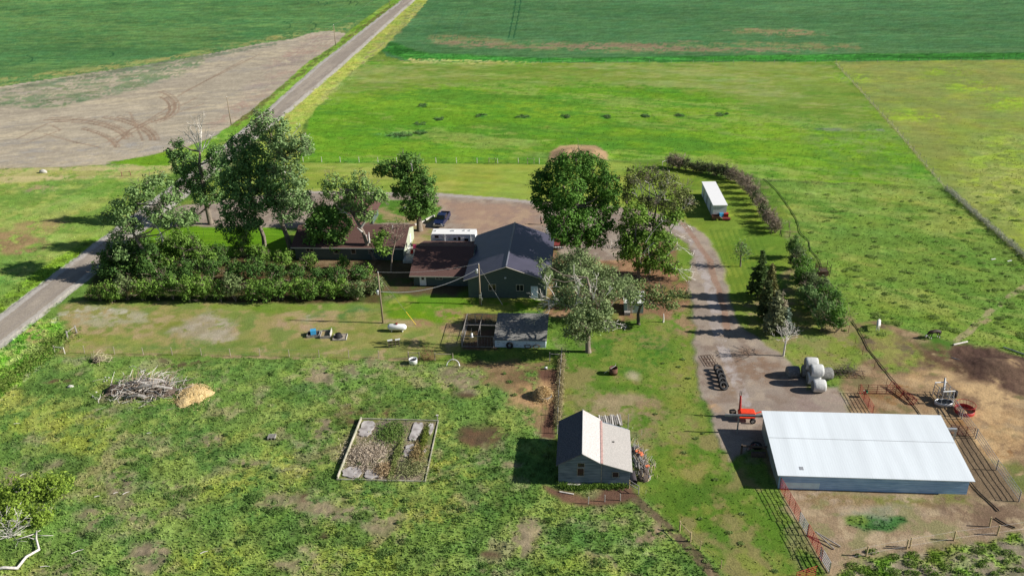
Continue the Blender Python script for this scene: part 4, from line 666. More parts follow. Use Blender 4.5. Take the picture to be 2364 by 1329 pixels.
# brown-roofed house
hx, hy = -52.8, 145.9
h = thing('house', 'long brown shingled house with grey-green walls behind the hedge', 'house', (hx, hy, 0))
L, D, ze, zr, yr = 20.0, 10.2, 2.75, 4.5, 5.1
b = MB(); b.prism([(0, -.1), (D, -.1), (D, ze), (yr, zr-.12), (0, ze)], 'x', 0, L-.02); b.build('wall', mSiding, h)
b = MB(); b.prism([(0, 0), (D, 0), (D, ze), (yr, zr-.13), (0, ze)], 'x', L, L+.05); b.build('gable_wall', mSidingLit, h)
for nm, ys, ye in (('roof', -.6, yr), ('roof', D+.6, yr)):
    b = MB(); sl_ = (zr-ze)/yr; slab(b, [(-.5, ys, ze-sl_*.6), (L+.4, ys, ze-sl_*.6), (L+.4, ye, zr), (-.5, ye, zr)], .14); r_ = b.build(nm, mShingle, h)
b = MB(); b.bb(-.52, L+.42, -.66, -.6, ze-.42, ze-.2); b.build('fascia', mTrim, h)
for x, y in ((4.2, 3.0), (13.0, 1.9), (17.4, 4.4), (1.0, 4.6)):
    b = MB(); z0 = ze+(zr-ze)*y/yr; b.lathe([(.07, z0-.1), (.07, z0+.6), (.09, z0+.6), (.09, z0+.66), (.0, z0+.66)], (x, y, 0), 8); b.build('vent_pipe', mWhite, h)
for x, y in ((15.4, 4.5), (18., 4.5)): b = MB(); z0 = ze+(zr-ze)*y/yr; b.box((x, y, z0+.1), (.4, .4, .25)); b.build('roof_vent', mShingleD, h)
for x0, x1, z0, z1 in ((2.1, 3.5, 1.5, 2.35), (7.2, 8.2, 1.1, 2.35), (10.4, 11.3, 1.1, 2.35), (13.6, 14.5, 1.1, 2.35)): window(h, x0, x1, 0, z0, z1, -1, 2 if x0 < 3 else 1)
window(h, 2.2, 3.4, L+.05, 1.2, 2.3, 1, 1, axis='x'); door(h, 6.2, 7.1, L+.05, .1, 2.2, 1, mWhite, axis='x')
b = MB(); b.prism([(0, 0), (11.4, 0), (11.4, 2.7), (0, 2.7)], 'x', 3.0, 11.); 
b = MB(); b.prism([(2.6, -.1), (10.6, -.1), (10.6, 2.7), (6.6, 4.2), (2.6, 2.7)], 'y', D, 22.); b.build('wing_wall', mSiding, h)
for xs in (1.9, 11.3): b = MB(); slab(b, [(xs, D+.2, 2.42), (6.6, yr+1.5, 4.35), (6.6, 22.6, 4.35), (xs, 22.6, 2.42)], .14); b.build('roof', mShingle, h)
b = MB(); b.box((L+1.6, 1.6, .3), (3.0, 6.2, .5)); b.build('deck', mConc, h)
# garage
g_ = thing('garage', 'low garage wing with dark brown shingle roof and white door, left of the shop', 'garage', (-29.1, 135.7, 0))
L, D, ze, zr, yr = 9.9, 13.8, 2.2, 4.3, 6.9
b = MB(); b.prism([(0, -.1), (D, -.1), (D, ze), (yr, zr-.12), (0, ze)], 'x', 0, L-.01); b.build('wall', mSiding, g_)
for ys in (-.6, D+.6): b = MB(); s_ = (zr-ze)/yr; slab(b, [(-.6, ys, ze-s_*.6), (L-.15, ys, ze-s_*.6), (L-.15, yr, zr), (-.6, yr, zr)], .14); b.build('roof', mShingle, g_)
b = MB(); b.bb(-.6, L-.2, -.66, -.6, ze-.38, ze-.2); b.build('fascia', mTrim, g_)
door(g_, 1.1, 2.05, 0, .02, 2.0, -1, mWhite, True); window(g_, 3.75, 5., 0, 1.15, 1.95); window(g_, 7.3, 8.55, 0, 1.15, 1.95)
# shop
s_ = thing('workshop', 'big green-grey workshop with steep dark metal roof and two gable windows', 'workshop', (-19.2, 131.46, 0))
L, D, ze, zr = 12.8, 18., 3.55, 5.9
b = MB(); b.prism([(0, -.1), (L, -.1), (L, ze), (L/2, zr-.14), (0, ze)], 'y', 0, D); b.build('wall', mSiding, s_)
for xs in (-.7, L+.7): b = MB(); q = (zr-ze)/(L/2)*.7; slab(b, [(xs, -.45, ze-q), (L/2, -.45, zr), (L/2, D+.4, zr), (xs, D+.4, ze-q)], .12); b.build('roof', mMetalRoof, s_)
b = MB()
for xs in (-.7, L+.7): b.tube([(xs, -.47, ze-.33), (L/2, -.47, zr-.07)], .06, 4)
b.build('fascia', mTrim, s_); b = MB(); b.tube([(L/2, -.45, zr+.03), (L/2, D+.4, zr+.03)], .12, 6); b.build('ridge_cap', M('ridge_cap_metal', (.16, .17, .21), .4, .05, 3, spec=.5), s_)
for xs in (-.72, L+.72): b = MB(); b.bb(xs-.05, xs+.05, -.4, D+.35, ze-.42, ze-.3); b.build('gutter', mSiding, s_)
window(s_, 3.35, 4.6, 0, 1.3, 2.5); window(s_, 7.9, 9.15, 0, 1.3, 2.5); door(s_, 10.4, 11.4, 0, .05, 2.15)
b = MB(); b.box((6.2, -.12, 3.7), (.3, .2, .16)); b.build('light_fixture', mWhite, s_); b = MB(); b.box((10.0, -.05, 1.0), (.15, .08, .1)); b.build('outlet_box', mWhite, s_)
b = MB(); b.bb(L, L+.05, 3, 6, 0, 2.8); b.build('side_door', mTrim, s_)
# machinery barn
bn = thing('metal_barn', 'long low barn with pale tin roof and board front tinted with blue shade', 'barn', (22.4, 84.35, 0))
L, D, zs, zn = 20.9, 11.1, 2.05, 2.95
b = MB(); b.bb(0, L, 0, .12, -.1, zs); b.build('wall', mBoards, bn)
for x in (0, L-.1): b = MB(); b.prism([(.12, -.1), (D, -.1), (D, zn-.1), (.12, zs-.02)], 'x', x, x+.1); b.build('side_wall', mTinWall, bn)
b = MB(); b.bb(.1, L-.1, D-.1, D, -.1, zn-.12); b.build('back_wall', mTinWall, bn)
b = MB(); slab(b, [(-.25, -.3, zs+.02), (L+.45, -.3, zs+.02), (L+.45, D+.25, zn+.05), (-.25, D+.25, zn+.05)], .09)
rf_ = b.build('roof', mTin, bn); b = MB(); b.box((2.6, 1.0, 2.17), (.45, .55, .05), 0, .08); b.build('skylight', mGalv, rf_)
b = MB(); b.bb(-.2, L+.4, D*.56, D*.56+.04, zs+.545, zs+.575); b.build('seam', mGalv, rf_)
b = MB(); b.bb(.5, 4.6, -.03, 0, .1, .95); b.build('repair_panel', M('pale_panel', (.56, .74, .85), .7, .1, 1), bn)
b = MB(); b.bb(-.04, 0, 2.3, 5.3, 0, 1.9); b.build('side_door', mTinWall, bn)
b = MB(); b.bb(-.1, L+.1, -.06, .0, zs-.16, zs-.04); b.build('trim_board', mWoodD, bn)
# old shed with lean-to
os_ = thing('old_shed', 'weathered grey board shed with pale shingle roof and lean-to, red strip along the roof', 'shed', (-2.8, 83.85, 0))
D = 8.4; ax_, vx, ex = 2.72, 4.95, 8.3; zw, za, zv, zz = 3.0, 4.62, 3.28, 2.18
b = MB(); b.prism([(0, -.1), (vx, -.1), (vx, zv-.06), (ax_, za-.08), (0, zw-.05)], 'y', 0, D); b.build('wall', mOldWall, os_)
b = MB(); b.prism([(vx+.04, -.1), (ex, -.1), (ex, zz-.06), (vx+.04, zv-.08)], 'y', .04, D); b.build('lean_to_wall', mOldWall, os_)
b = MB(); slab(b, [(-.25, -.25, zw-.14), (ax_, -.25, za), (ax_, D+.25, za), (-.25, D+.25, zw-.14)], .1); b.build('roof', mOldRoofShade, os_)
b = MB(); slab(b, [(ax_, -.25, za), (vx, -.25, zv), (vx, D+.25, zv), (ax_, D+.25, za)], .1); b.build('roof', mOldRoofL, os_)
b = MB(); slab(b, [(vx, -.2, zv+.01), (ex+.22, -.2, zz), (ex+.22, D-.3, zz), (vx, D-.3, zv+.01)], .1); lr = b.build('lean_to_roof', M('lean_to_shingles', (.50, .47, .44), .95, .2, 7, col2=(.36, .34, .32), bump=.03, bs=16, stripes=(1, .2, .92)), os_)
b = MB(); b.box((6.4, 4.6, 2.9), (.28, .16, .06)); b.build('hole_cover', mBlk, lr)
b = MB(); b.box((vx+.05, 4, zv+.06), (.26, D+.1, .05), 0, 0, .2); b.build('flashing', M('faded_red_strip', (.44, .28, .25), .9, .25, 5), os_)
b = MB(); b.tube([(ax_, -.27, za+.02), (ax_, D+.27, za+.02)], .05, 4); b.build('ridge_cap', mGalv, os_)
b = MB(); b.bb(vx-.03, vx+.07, -.06, 0, 0, zv-.05); b.build('corner_board', mWoodG, os_)
window(os_, 2.2, 3.05, 0, 2.55, 3.2, -1, 1, fmat=mWoodG); window(os_, 2.15, 3.0, 0, 1.3, 2.45, -1, 1, fmat=mWoodG); window(os_, 6.2, 7.0, 0, 1.25, 2.05, -1, 1, fmat=mWoodG)
b = MB(); b.bb(ex, ex+.06, 3.6, 3.7, 0, 3.6)
# white storage building
wb = thing('storage_building', 'long white flat-roofed storage building standing alone on the grass', 'storage building', (24.85, 167.4, 0), math.radians(3))
b = MB(); b.bb(0, 2.6, 0, 13.5, 0, 2.62); b.build('wall', M('white_metal_wall', (.62, .66, .68), .6, .08, 2, stripes=(1, .5, .8)), wb)
b = MB(); b.bb(-.12, 2.75, -.12, 13.62, 2.62, 2.78); b.build('roof', mWhiteR, wb)
for y in (2.3, 6.6, 10.4): b = MB(); b.bb(-.03, 0, y, y+.95, .1, 2.1); b.build('door', mSteel, wb)
# coop with run
cp = thing('chicken_coop', 'low coop with peeling white front tinted with blue shade and mossy grey shingle roof', 'chicken coop', (-13.3, 115.3, 0))
b = MB(); b.prism([(0, -.05), (7.2, -.05), (7.2, 1.75), (0, 1.32)], 'x', 0, 7.6); b.build('wall', M('peeling_paint_blue_shade', (.76, .84, .85), .8, .1, 5, sc=(1, 1, 2.5), col2=(.55, .66, .8)), cp)  # peeling white paint with the blue of the shade put into its colour
b = MB(); slab(b, [(-.15, -.2, 1.36), (7.75, -.2, 1.36), (7.75, 7.4, 1.86), (-.15, 7.4, 1.86)], .1); b.build('roof', M('mossy_grey_shingles', (.27, .26, .24), .95, .5, 3, col2=(.13, .13, .12), bump=.03, bs=14), cp)
b = MB()
for k in range(22):
    x = rnd.uniform(.2, 7.4); b.bb(x, x+rnd.uniform(.1, .5), -.012, .0, (z := rnd.choice([.25, .45, .62, .8, .35])+rnd.uniform(-.05, .05)), z+rnd.uniform(.03, .07))
b.build('paint_chip', mWoodD, cp)
tl = thing('tyre', 'black tyre leaning on the front of the low coop', 'tyre', (-11.05, 115.0, 0)); b = MB(); b.torus((0, 0, .5), .38, .15, 'y', 20, 8, Matrix.Rotation(-.25, 3, 'X')); b.build('tread', mBlk, tl, True); b = MB(); b.torus((0, 0, .5), .2, .05, 'y', 16, 6, Matrix.Rotation(-.25, 3, 'X')); b.build('rim', mSteel, tl, True)
for k, x in enumerate((-8.35, -7.1)):
    q = thing('wheel_ring', f'rusty wheel ring leaning on the coop, {"left" if k == 0 else "right"} one of the pair', 'wheel', (x, 115.08, 0)); b = MB(); b.torus((0, 0, .32), .44, .07, 'y', 20, 6, Matrix.Rotation(-.2, 3, 'X') @ Matrix.Scale(.62, 3, Vector((0, 0, 1)))); b.build('ring', mRust, q, True)
pn = thing('chicken_run', 'wire mesh run with grey posts and rails attached to the coop', 'pen', (-18.2, 115.1, 0))
for x, y in ((0, 0), (2.4, 0), (4.75, 0), (0, 3.3), (0, 7.0), (1.2, 7.0), (4.75, 7.0), (4.75, 3.6), (2.4, 3.5)): b = MB(); b.tube([(x, y, -.1), (x, y, 1.9)], .05, 6); b.build('post', mWoodG, pn)
for p in (((0, 0, 1.9), (4.75, 0, 1.9)), ((0, 7, 1.9), (4.75, 7, 1.9)), ((0, 0, 1.9), (0, 7, 1.9)), ((0, 3.4, 1.9), (4.75, 3.4, 1.9)), ((0, 0, .1), (4.75, 0, .1)), ((0, 7, .1), (4.75, 7, .1)), ((0, 0, .1), (0, 7, .1)), ((2.4, 0, 1.9), (2.4, 7, 1.9))): b = MB(); b.tube(p, .04, 5); b.build('rail', mWoodG, pn)
b = MB()
for k in range(17): y = k*.43; b.tube([(0, y, .1), (0, y, 1.9)], .009, 3, False)
for k in range(12): x = k*.43; b.tube([(x, 0, .1), (x, 0, 1.9)], .009, 3, False); b.tube([(x, 7, .1), (x, 7, 1.9)], .009, 3, False)
for k in range(5): z = .3+k*.36; b.tube([(4.75, 0, z), (0, 0, z), (0, 7, z), (4.75, 7, z)], .009, 3, False)
props(b.build('wire_mesh', mWire, pn), kind='stuff')
q = thing('feeder', 'small white feeder hanging in the wire run beside the coop', 'feeder', (-17.0, 117.6, 0)); b = MB(); b.lathe([(.05, 1.0), (.16, .95), (.16, .5), (.26, .42), (.26, .36), (0, .36)], n=12); b.build('hopper', mWhite, q, True); b = MB(); b.tube([(0, 0, .98), (0, 0, 1.88)], .012, 4); b.build('cord', mWire, q)
# pale small shed under the trees
ps = thing('small_shed', 'small pale green shed with white roof half hidden under the trees', 'shed', tuple(G(1441, 722)))
b = MB(); b.bb(0, 3.0, 0, 3.0, -.1, 1.9); b.build('wall', M('pale_green_wall', (.30, .40, .38), .7, .1, 2), ps); b = MB(); slab(b, [(-.15, -.2, 1.9), (3.2, -.2, 1.9), (3.2, 3.2, 2.35), (-.15, 3.2, 2.35)], .1); b.build('roof', mWhiteR, ps)
b = MB(); b.bb(.0, .9, -.9, -.05, .0, .5); b.build('step', mWoodG, ps); door(ps, .5, 1.3, 0, .1, 1.8, -1, mTrim)

# ------------------------------------------------------------------ vehicles
def wheel(root, x, y, r=.38, w_=.26, rim=None):
    t = MB(); t.lathe([(r*.55, -w_/2), (r*.92, -w_/2), (r, -w_*.3), (r, w_*.3), (r*.92, w_/2), (r*.55, w_/2)], (x, y, r), 18, 'x'); o = t.build('wheel', mBlk, root, True)
    m = MB(); m.lathe([(.0, -w_*.35), (r*.55, -w_*.4), (r*.55, w_*.4), (0, w_*.35)], (x, y, r), 14, 'x'); m.build('rim', rim or mSteel, o)
def pickup(label, loc, rz, paint, bedmat=None):
    """faces -y; length 5.8"""
    t = thing('pickup_truck', label, 'pickup truck', loc, rz); hw = .98
    b = MB(); b.prism([(-2.9, .55), (-2.85, .95), (-1.75, 1.12), (-1.1, 1.14), (1.0, 1.14), (2.88, 1.14), (2.9, .5), (2.5, .42), (-2.6, .42)], 'x', -hw, hw); b.v = [(x*(1 if z < 1 else .95), y, z) for x, y, z in b.v]; b.build('body', paint, t)
    b = MB(); b.prism([(-1.2, 1.14), (-.55, 1.84), (.8, 1.88), (1.0, 1.14)], 'x', -hw*.93, hw*.93); b.v = [(x*(1 if z < 1.5 else .84), y, z) for x, y, z in b.v]; cb_ = b.build('cab', paint, t)
    b = MB(); q = [Vector(p) for p in ((-.82, -1.19, 1.2), (.82, -1.19, 1.2), (.72, -.62, 1.8), (-.72, -.62, 1.8))]; b.add([p+Vector((0, -.03, .02)) for p in q], [(0, 1, 2, 3)]); b.build('windshield', mGlass, cb_)
    for sx in (-1, 1): b = MB(); b.add([(sx*.93, -.95, 1.22), (sx*.93, .85, 1.22), (sx*.835, .72, 1.74), (sx*.83, -.5, 1.72)], [(0, 1, 2, 3)]); b.build('side_window', mGlass, cb_)
    b = MB(); b.bb(-.78, .78, 1.12, 2.75, 1.15, 1.155); b.build('bed', mBlk, t)
    for x0, x1, y0, y1 in ((-.93, -.8, 1.05, 2.88), (.8, .93, 1.05, 2.88), (-.8, .8, 2.78, 2.88)): b = MB(); b.bb(x0, x1, y0, y1, 1.14, 1.36); b.build('bed_side', paint, t)
    b = MB(); b.bb(-.97, .97, -3.02, -2.9, .45, .68); b.build('bumper', mGalv, t); b = MB(); b.bb(-.5, .5, -2.93, -2.88, .7, .92); b.build('grille', mBlk, t)
    for sx in (-1, 1):
        b = MB(); b.box((sx*.74, -2.89, .82), (.3, .08, .18)); b.build('headlight', mWhite, t)
        b = MB(); b.box((sx*1.08, -.85, 1.22), (.18, .1, .16)); b.build('mirror', mBlk, t)
        for y in (-1.9, 1.75): wheel(t, sx*.88, y)
    return t
pickup('dark blue pickup truck parked nose-on beside the leaning tree', (-28.5, 163.9, 0), math.radians(-8), M('blue_paint', (.010, .018, .06), .25, .05, 2, spec=.7))
pickup('white pickup truck with dark empty bed, nose under the big green tree', (-4.7, 157.9, 0), math.radians(90), M('white_car_paint', (.78, .78, .77), .3, .03, 2, spec=.6))
t = thing('flatbed_trailer', 'dark red flatbed trailer with a white slatted tail beside the white pickup', 'trailer', (-5.6, 153.4, 0))
b = MB(); b.bb(-1.1, 1.5, -1.9, 1.9, .6, .75); b.build('deck', mRedD, t)
for x in (-1.1, 1.44): b = MB(); b.bb(x, x+.08, -1.9, 1.9, .75, 1.1); b.build('side_rail', mRust, t)
b = MB(); b.bb(-1.1, 1.5, -2.35, -1.93, .28, .46); b.build('tail_beam', mBlk, t)
for k in range(8): b = MB(); b.bb(-1.0+k*.31, -.86+k*.31, -2.38, -2.0, .46, .56); b.build('slat', mWhite, t)
b = MB(); b.box((.1, .3, 1.0), (1.1, 1.2, .5)); b.build('engine_box', mRust, t)
for sx in (-1.25, 1.65): wheel(t, sx, -.3, .36)
t = thing('travel_trailer', 'white camper trailer with blue-grey swirl graphics parked behind the garage', 'camper', (-28.5, 150.7, 0))
b = MB(); b.prism([(0, .6), (0, 2.7), (.35, 3.1), (8.2, 3.1), (8.3, 2.6), (8.3, .6), (7.6, .45), (.8, .45)], 'y', 0, 2.4); b.build('body', M('camper_white', (.80, .83, .85), .5, .03, 2), t)
b = MB(); b.bb(.15, 8.25, -.06, 2.46, 3.1, 3.16); b.build('roof', mWhiteR, t)
for x0, x1, z0, z1 in ((.75, 1.45, 2.35, 2.85), (4.2, 4.75, 2.0, 2.42), (5.05, 5.5, 1.95, 2.6), (6.25, 6.95, 1.75, 2.3)): window(t, x0, x1, 0, z0, z1, -1, 2 if x1-x0 > .5 and x0 > 2 else 1, .03, mBlk)
door(t, 5.6, 6.15, 0, .7, 2.45, -1, mWhite)
for x in (2.5, 7.3): b = MB(); b.bb(x, x+.12, -.1, 0, .9, 3.05); b.build('awning_arm', mWhite, t)
for x, y in ((3.9, 1.4), (6.0, 1.6), (7.0, 1.6), (.7, 1.3)): b = MB(); b.box((x, y, 3.22), (.6 if x == 3.9 else .3, .35, .14)); b.build('roof_vent', mGalv, t)
mDec = M('swirl_graphic', (.10, .13, .20), .5, .1, 3); mDec2 = M('tan_graphic', (.33, .27, .22), .5, .1, 3)
for pts, m_ in ((((.5, 2.1), (1.2, 1.75), (2.1, 1.6), (2.4, 1.68)), mDec), (((.5, 2.25), (1.4, 1.95), (2.3, 1.85)), mDec), (((1.7, 2.8), (2.1, 2.55), (2.4, 2.45)), mDec), (((2.8, 1.5), (3.4, 1.4), (4.4, 1.62)), mDec), (((2.9, 2.62), (3.4, 2.5), (3.7, 2.58)), mDec2), (((6.5, 1.6), (6.9, 1.35), (7.3, 1.1)), mDec2), (((.6, 1.55), (1.2, 1.35), (2.2, 1.3)), mDec2)):
    b = MB(); n = len(pts); b.add([(x, -.012, z+.045*(1-abs(2*i/(n-1)-1))+.012) for i, (x, z) in enumerate(pts)]+[(x, -.012, z-.045*(1-abs(2*i/(n-1)-1))-.012) for i, (x, z) in enumerate(pts)], [(i, i+1, n+i+1, n+i) for i in range(n-1)]); b.build('stripe', m_, t)
for x in (4.6, 5.5):
    for y in (.15, 2.25): wheel(t, x, y, .34, .2)
t = thing('small_tractor', 'red and blue pile of yard machines on a low trailer by the white building', 'trailer', tuple(G(1662, 507)))
b = MB(); b.bb(-1.6, .0, -.6, .7, .35, .45); b.build('deck', mRust, t)
for a in ((-1.6, .0, -.6, -.54), (-1.6, .0, .64, .7), (-1.6, -1.54, -.54, .64)): b = MB(); b.bb(*a, .45, .85); b.build('side_rail', mRust, t)
b = MB(); b.box((.25, .9, .65), (.8, .9, .9), .2); b.build('blue_box', mBlue, t); b = MB(); b.box((1.25, .9, .6), (.9, .9, .9), -.1); b.build('red_box', mRed, t); b = MB(); b.box((1.2, -.1, .25), (1.5, .9, .35)); b.build('red_tray', mRedD, t)
b = MB(); b.tube([(-.1, .2, .6), (.5, -.5, .3)], .08, 6); b.build('log', mWoodY, t)
for x in (-1.2, 1.6): wheel(t, x, -.5, .2, .12)
# ------------------------------------------------------------------ person, horses
def skin(name, mat, verts, edges, rad, parent=None, sub=2):
    me = bpy.data.meshes.new(name); me.from_pydata(verts, edges, []); o = bpy.data.objects.new(name, me); SC.collection.objects.link(o); me.materials.append(mat)
    sk = o.modifiers.new('skin', 'SKIN'); sk.use_smooth_shade = True
    for i, r in enumerate(rad): me.skin_vertices[0].data[i].radius = (r, r) if not hasattr(r, '__len__') else r
    me.skin_vertices[0].data[0].use_root = True
    ss = o.modifiers.new('sub', 'SUBSURF'); ss.levels = sub; ss.render_levels = sub
    if parent: o.parent = parent
    return o
pe = thing('person', 'person in dark jeans and maroon shirt standing on the gravel, looking at a phone', 'person', tuple(G(1249, 518)), math.radians(100))
skn = M('skin', (.42, .26, .19), .6, .05, 3)
skin('body', skn, [(0, 0, .95), (0, 0, 1.15), (0, .01, 1.35), (0, .0, 1.5), (0, -.03, 1.6), (0, -.04, 1.7), (.1, 0, .9), (.11, -.01, .5), (.12, .02, .08), (.12, -.14, .04), (-.1, 0, .9), (-.11, .02, .5), (-.12, .05, .08), (-.12, -.1, .04), (.19, 0, 1.42), (.25, -.03, 1.16), (.14, -.26, 1.22), (.08, -.36, 1.28), (-.19, 0, 1.42), (-.25, -.02, 1.16), (-.13, -.25, 1.2), (-.06, -.35, 1.26)],
     [(0, 1), (1, 2), (2, 3), (3, 4), (4, 5), (0, 6), (6, 7), (7, 8), (8, 9), (0, 10), (10, 11), (11, 12), (12, 13), (2, 14), (14, 15), (15, 16), (16, 17), (2, 18), (18, 19), (19, 20), (20, 21)],
     [.14, .14, .16, .055, .09, .085, .09, .065, .045, .035, .09, .065, .045, .035, .065, .045, .035, .028, .065, .045, .035, .028], pe)
skin('shirt', M('maroon_shirt', (.12, .035, .04), .9, .1, 4), [(0, 0, .95), (0, 0, 1.15), (0, .01, 1.36), (.19, 0, 1.42), (.25, -.03, 1.2), (-.19, 0, 1.42), (-.25, -.02, 1.2), (0, .0, 1.46)], [(0, 1), (1, 2), (2, 3), (3, 4), (2, 5), (5, 6), (2, 7)], [.165, .165, .185, .085, .065, .085, .065, .08], pe)
skin('trousers', M('dark_jeans', (.025, .03, .045), .9, .1, 4), [(0, 0, .95), (.1, 0, .88), (.11, -.01, .5), (.12, .02, .1), (-.1, 0, .88), (-.11, .02, .5), (-.12, .05, .1)], [(0, 1), (1, 2), (2, 3), (0, 4), (4, 5), (5, 6)], [.155, .11, .085, .07, .11, .085, .07], pe)
skin('hair', M('dark_hair', (.02, .015, .012), .8, .1, 4), [(0, .0, 1.68), (0, -.01, 1.75), (0, .03, 1.62)], [(0, 1), (0, 2)], [.095, .085, .07], pe)
b = MB(); b.box((.01, -.4, 1.29), (.08, .02, .15), 0, .5); b.build('phone', mBlk, pe)
def horse(label, base, rz, mat, mat2, graze=True, legm=None):
    h_ = thing('horse', label, 'horse', tuple(G(*base)), rz)            # faces -y
    hd = [(0, -1.05, 1.1), (0, -1.32, .62), (0, -1.45, .32), (0, -1.5, .12)] if graze else [(0, -1.0, 1.45), (0, -1.2, 1.75), (0, -1.42, 1.65), (0, -1.62, 1.5)]
    V_ = [(0, .55, 1.2), (0, .15, 1.15), (0, -.35, 1.17), (0, -.75, 1.25)]+hd+[(.16, .68, .95), (.17, .6, .62), (.17, .72, .38), (.17, .66, .05), (-.16, .62, .95), (-.17, .5, .62), (-.17, .6, .38), (-.17, .54, .05), (.14, -.62, .9), (.15, -.64, .5), (.15, -.66, .05), (-.14, -.66, .9), (-.15, -.78, .5), (-.15, -.82, .05), (0, .75, 1.2), (0, .9, .9), (0, .9, .5)]
    E_ = [(0, 1), (1, 2), (2, 3), (3, 4), (4, 5), (5, 6), (6, 7), (0, 8), (8, 9), (9, 10), (10, 11), (0, 12), (12, 13), (13, 14), (14, 15), (3, 16), (16, 17), (17, 18), (3, 19), (19, 20), (20, 21), (0, 22), (22, 23), (23, 24)]
    skin('body', mat, V_, E_, [.3, .31, .29, .27, .17, .13, .11, .075, .14, .08, .055, .055, .14, .08, .055, .055, .11, .065, .05, .11, .065, .05, .06, .06, .03], h_, 2)
    a, c = Vector(hd[0]), Vector(hd[1]); b = MB(); b.tube([(0, -.8, 1.48), a+Vector((0, -.02, .17)), c+Vector((0, -.06, .16))], [.03, .06, .04], 6); b.build('mane', mat2, h_, True)
    skin('tail', mat2, [(0, .8, 1.2), (0, .95, .95), (0, .95, .5)], [(0, 1), (1, 2)], [.06, .08, .04], h_, 1)
    if legm:
        for x, y in ((.17, .68), (-.17, .56), (.15, -.66), (-.15, -.81)): b = MB(); b.tube([(x, y, 0), (x, y, .32)], [.07, .062], 8); b.build('sock', legm, h_, True)
        b = MB(); b.tube([Vector(hd[1])+Vector((0, -.06, .1)), Vector(hd[2])+Vector((0, -.03, 0))], [.14, .118], 8); b.build('blaze', legm, h_, True)
    return h_
wh = M('white_horse_coat', (.72, .70, .66), .8, .06, 3); bkh = M('black_horse_coat', (.035, .022, .018), .6, .3, 2)
horse('white horse standing in the dirt beside the dark shrub row', (2026, 760), math.radians(160), wh, wh, True)
horse('black and white horse grazing on the green patch', (2157, 780), math.radians(-75), bkh, bkh, True, wh)

# ------------------------------------------------------------------ yard things
t = thing('propane_tank', 'white horizontal propane tank with a red dome cap below the utility pole', 'propane tank', (-28.85, 119.6, 0))
b = MB(); b.lathe([(0, -1.5), (.2, -1.46), (.38, -1.33), (.5, -1.1), (.5, 1.1), (.38, 1.33), (.2, 1.46), (0, 1.5)], (0, 0, .72), 20, 'x'); b.build('tank', mWhite, t, True)
b = MB(); b.lathe([(.2, 1.18), (.2, 1.38), (.1, 1.44), (0, 1.44)], (-.05, 0, 0), 12); b.build('dome_cap', mRedD, t)
for x in (-.85, .85): b = MB(); b.bb(x-.05, x+.05, -.35, .35, 0, .3); b.build('leg', mWhite, t)
def planter(label, x0, x1, y0, y1, h, hi=None, fill=None, soil=True):
    cx, cy = (x0+x1)/2, (y0+y1)/2; t = thing('planter_box', label, 'planter', (cx, cy, 0), .12); a, c = (x1-x0)/2, (y1-y0)/2
    for k, (xa, xb, ya, yb) in enumerate(((-a, a, -c, -c+.06), (-a, a, c-.06, c), (-a, -a+.06, -c+.06, c-.06), (a-.06, a, -c+.06, c-.06))): b = MB(); b.bb(xa, xb, ya, yb, 0, hi if (hi and k == 3) else h); b.build('side_board', mWoodG if k < 3 else mConc, t)
    b = MB(); b.bb(-a+.06, a-.06, -c+.06, c-.06, 0, h*.5); b.build('soil', M('soil', (.05, .035, .025), .95, .3, 6) if fill is None else fill, t); return t
planter('weathered planter box holding the bright blue crate', -42.5, -40.6, 117.0, 118.6, .4)
planter('planter box with one tall pale board and dry weeds', -40.4, -38.8, 116.8, 118.8, .45, .8, M('dry_straw', (.30, .24, .12), .95, .3, 6))
planter('low planter box of pale soil with the black tub', -38.3, -36.2, 116.3, 118.1, .22, None, M('pale_soil', (.34, .29, .22), .95, .3, 6))
t = thing('crate', 'bright blue plastic crate sitting in the left planter box', 'crate', (-41.6, 117.9, .22), .3); b = MB()
for a in ((-.4, .4, -.4, -.36), (-.4, .4, .36, .4), (-.4, -.36, -.36, .36), (.36, .4, -.36, .36)): b.bb(*a, 0, .6)
b.bb(-.36, .36, -.36, .36, 0, .05); b.build('box', mBlue, t); b = MB(); b.bb(-.43, .43, -.43, .43, .6, .66); b.build('lid', mBlue, t)
t = thing('tub', 'black plastic tub upside down in the right planter box', 'tub', (-37.5, 117.2, .1)); b = MB(); b.lathe([(.62, 0), (.62, .08), (.55, .1), (.45, .6), (0, .62)], n=18); b.build('body', mBlk, t, True); b = MB(); b.torus((0, 0, .05), .63, .035); b.build('rim', mBlk, t, True)
t = thing('gas_regulator_stand', 'dark slatted stand with two white caps in the tree shade', 'stand', tuple(G(910, 801)), .25)
for x in (-.75, -.25, .25, .75): b = MB(); b.bb(x-.05, x+.05, -.05, .05, 0, 1.2); b.build('post', mWoodD, t)
for z in (.3, .7, 1.05): b = MB(); b.bb(-.85, .85, .05, .09, z, z+.22); b.build('slat', mWoodD, t)
for x in (-.55, .6): b = MB(); b.box((x, 0, 1.25), (.75, .3, .1), 0, 0, -.08); b.build('cap', mWhite, t)
t = thing('water_trough', 'round white water trough just below the fence', 'trough', tuple(G(954, 838))); b = MB(); b.lathe([(0, .12), (.5, .12), (.55, .7), (.62, .72), (.62, .64), (.6, 0), (0, 0)], n=20); b.build('tub', mWhite, t, True); b = MB(); b.lathe([(.53, .5), (0, .5)], n=20); b.build('water', mGlass, t)
t = thing('pipe_hoop', 'white plastic hoop leaning on the fence in the shade', 'hoop', tuple(G(1047, 843))); b = MB(); b.tube([(.95*math.cos(a), -.35+.35*math.sin(a), .05+.95*abs(math.sin(a))) for a in np.linspace(-.5, math.pi+.5, 20)], .055, 6); b.build('pipe', mWhite, t, True)
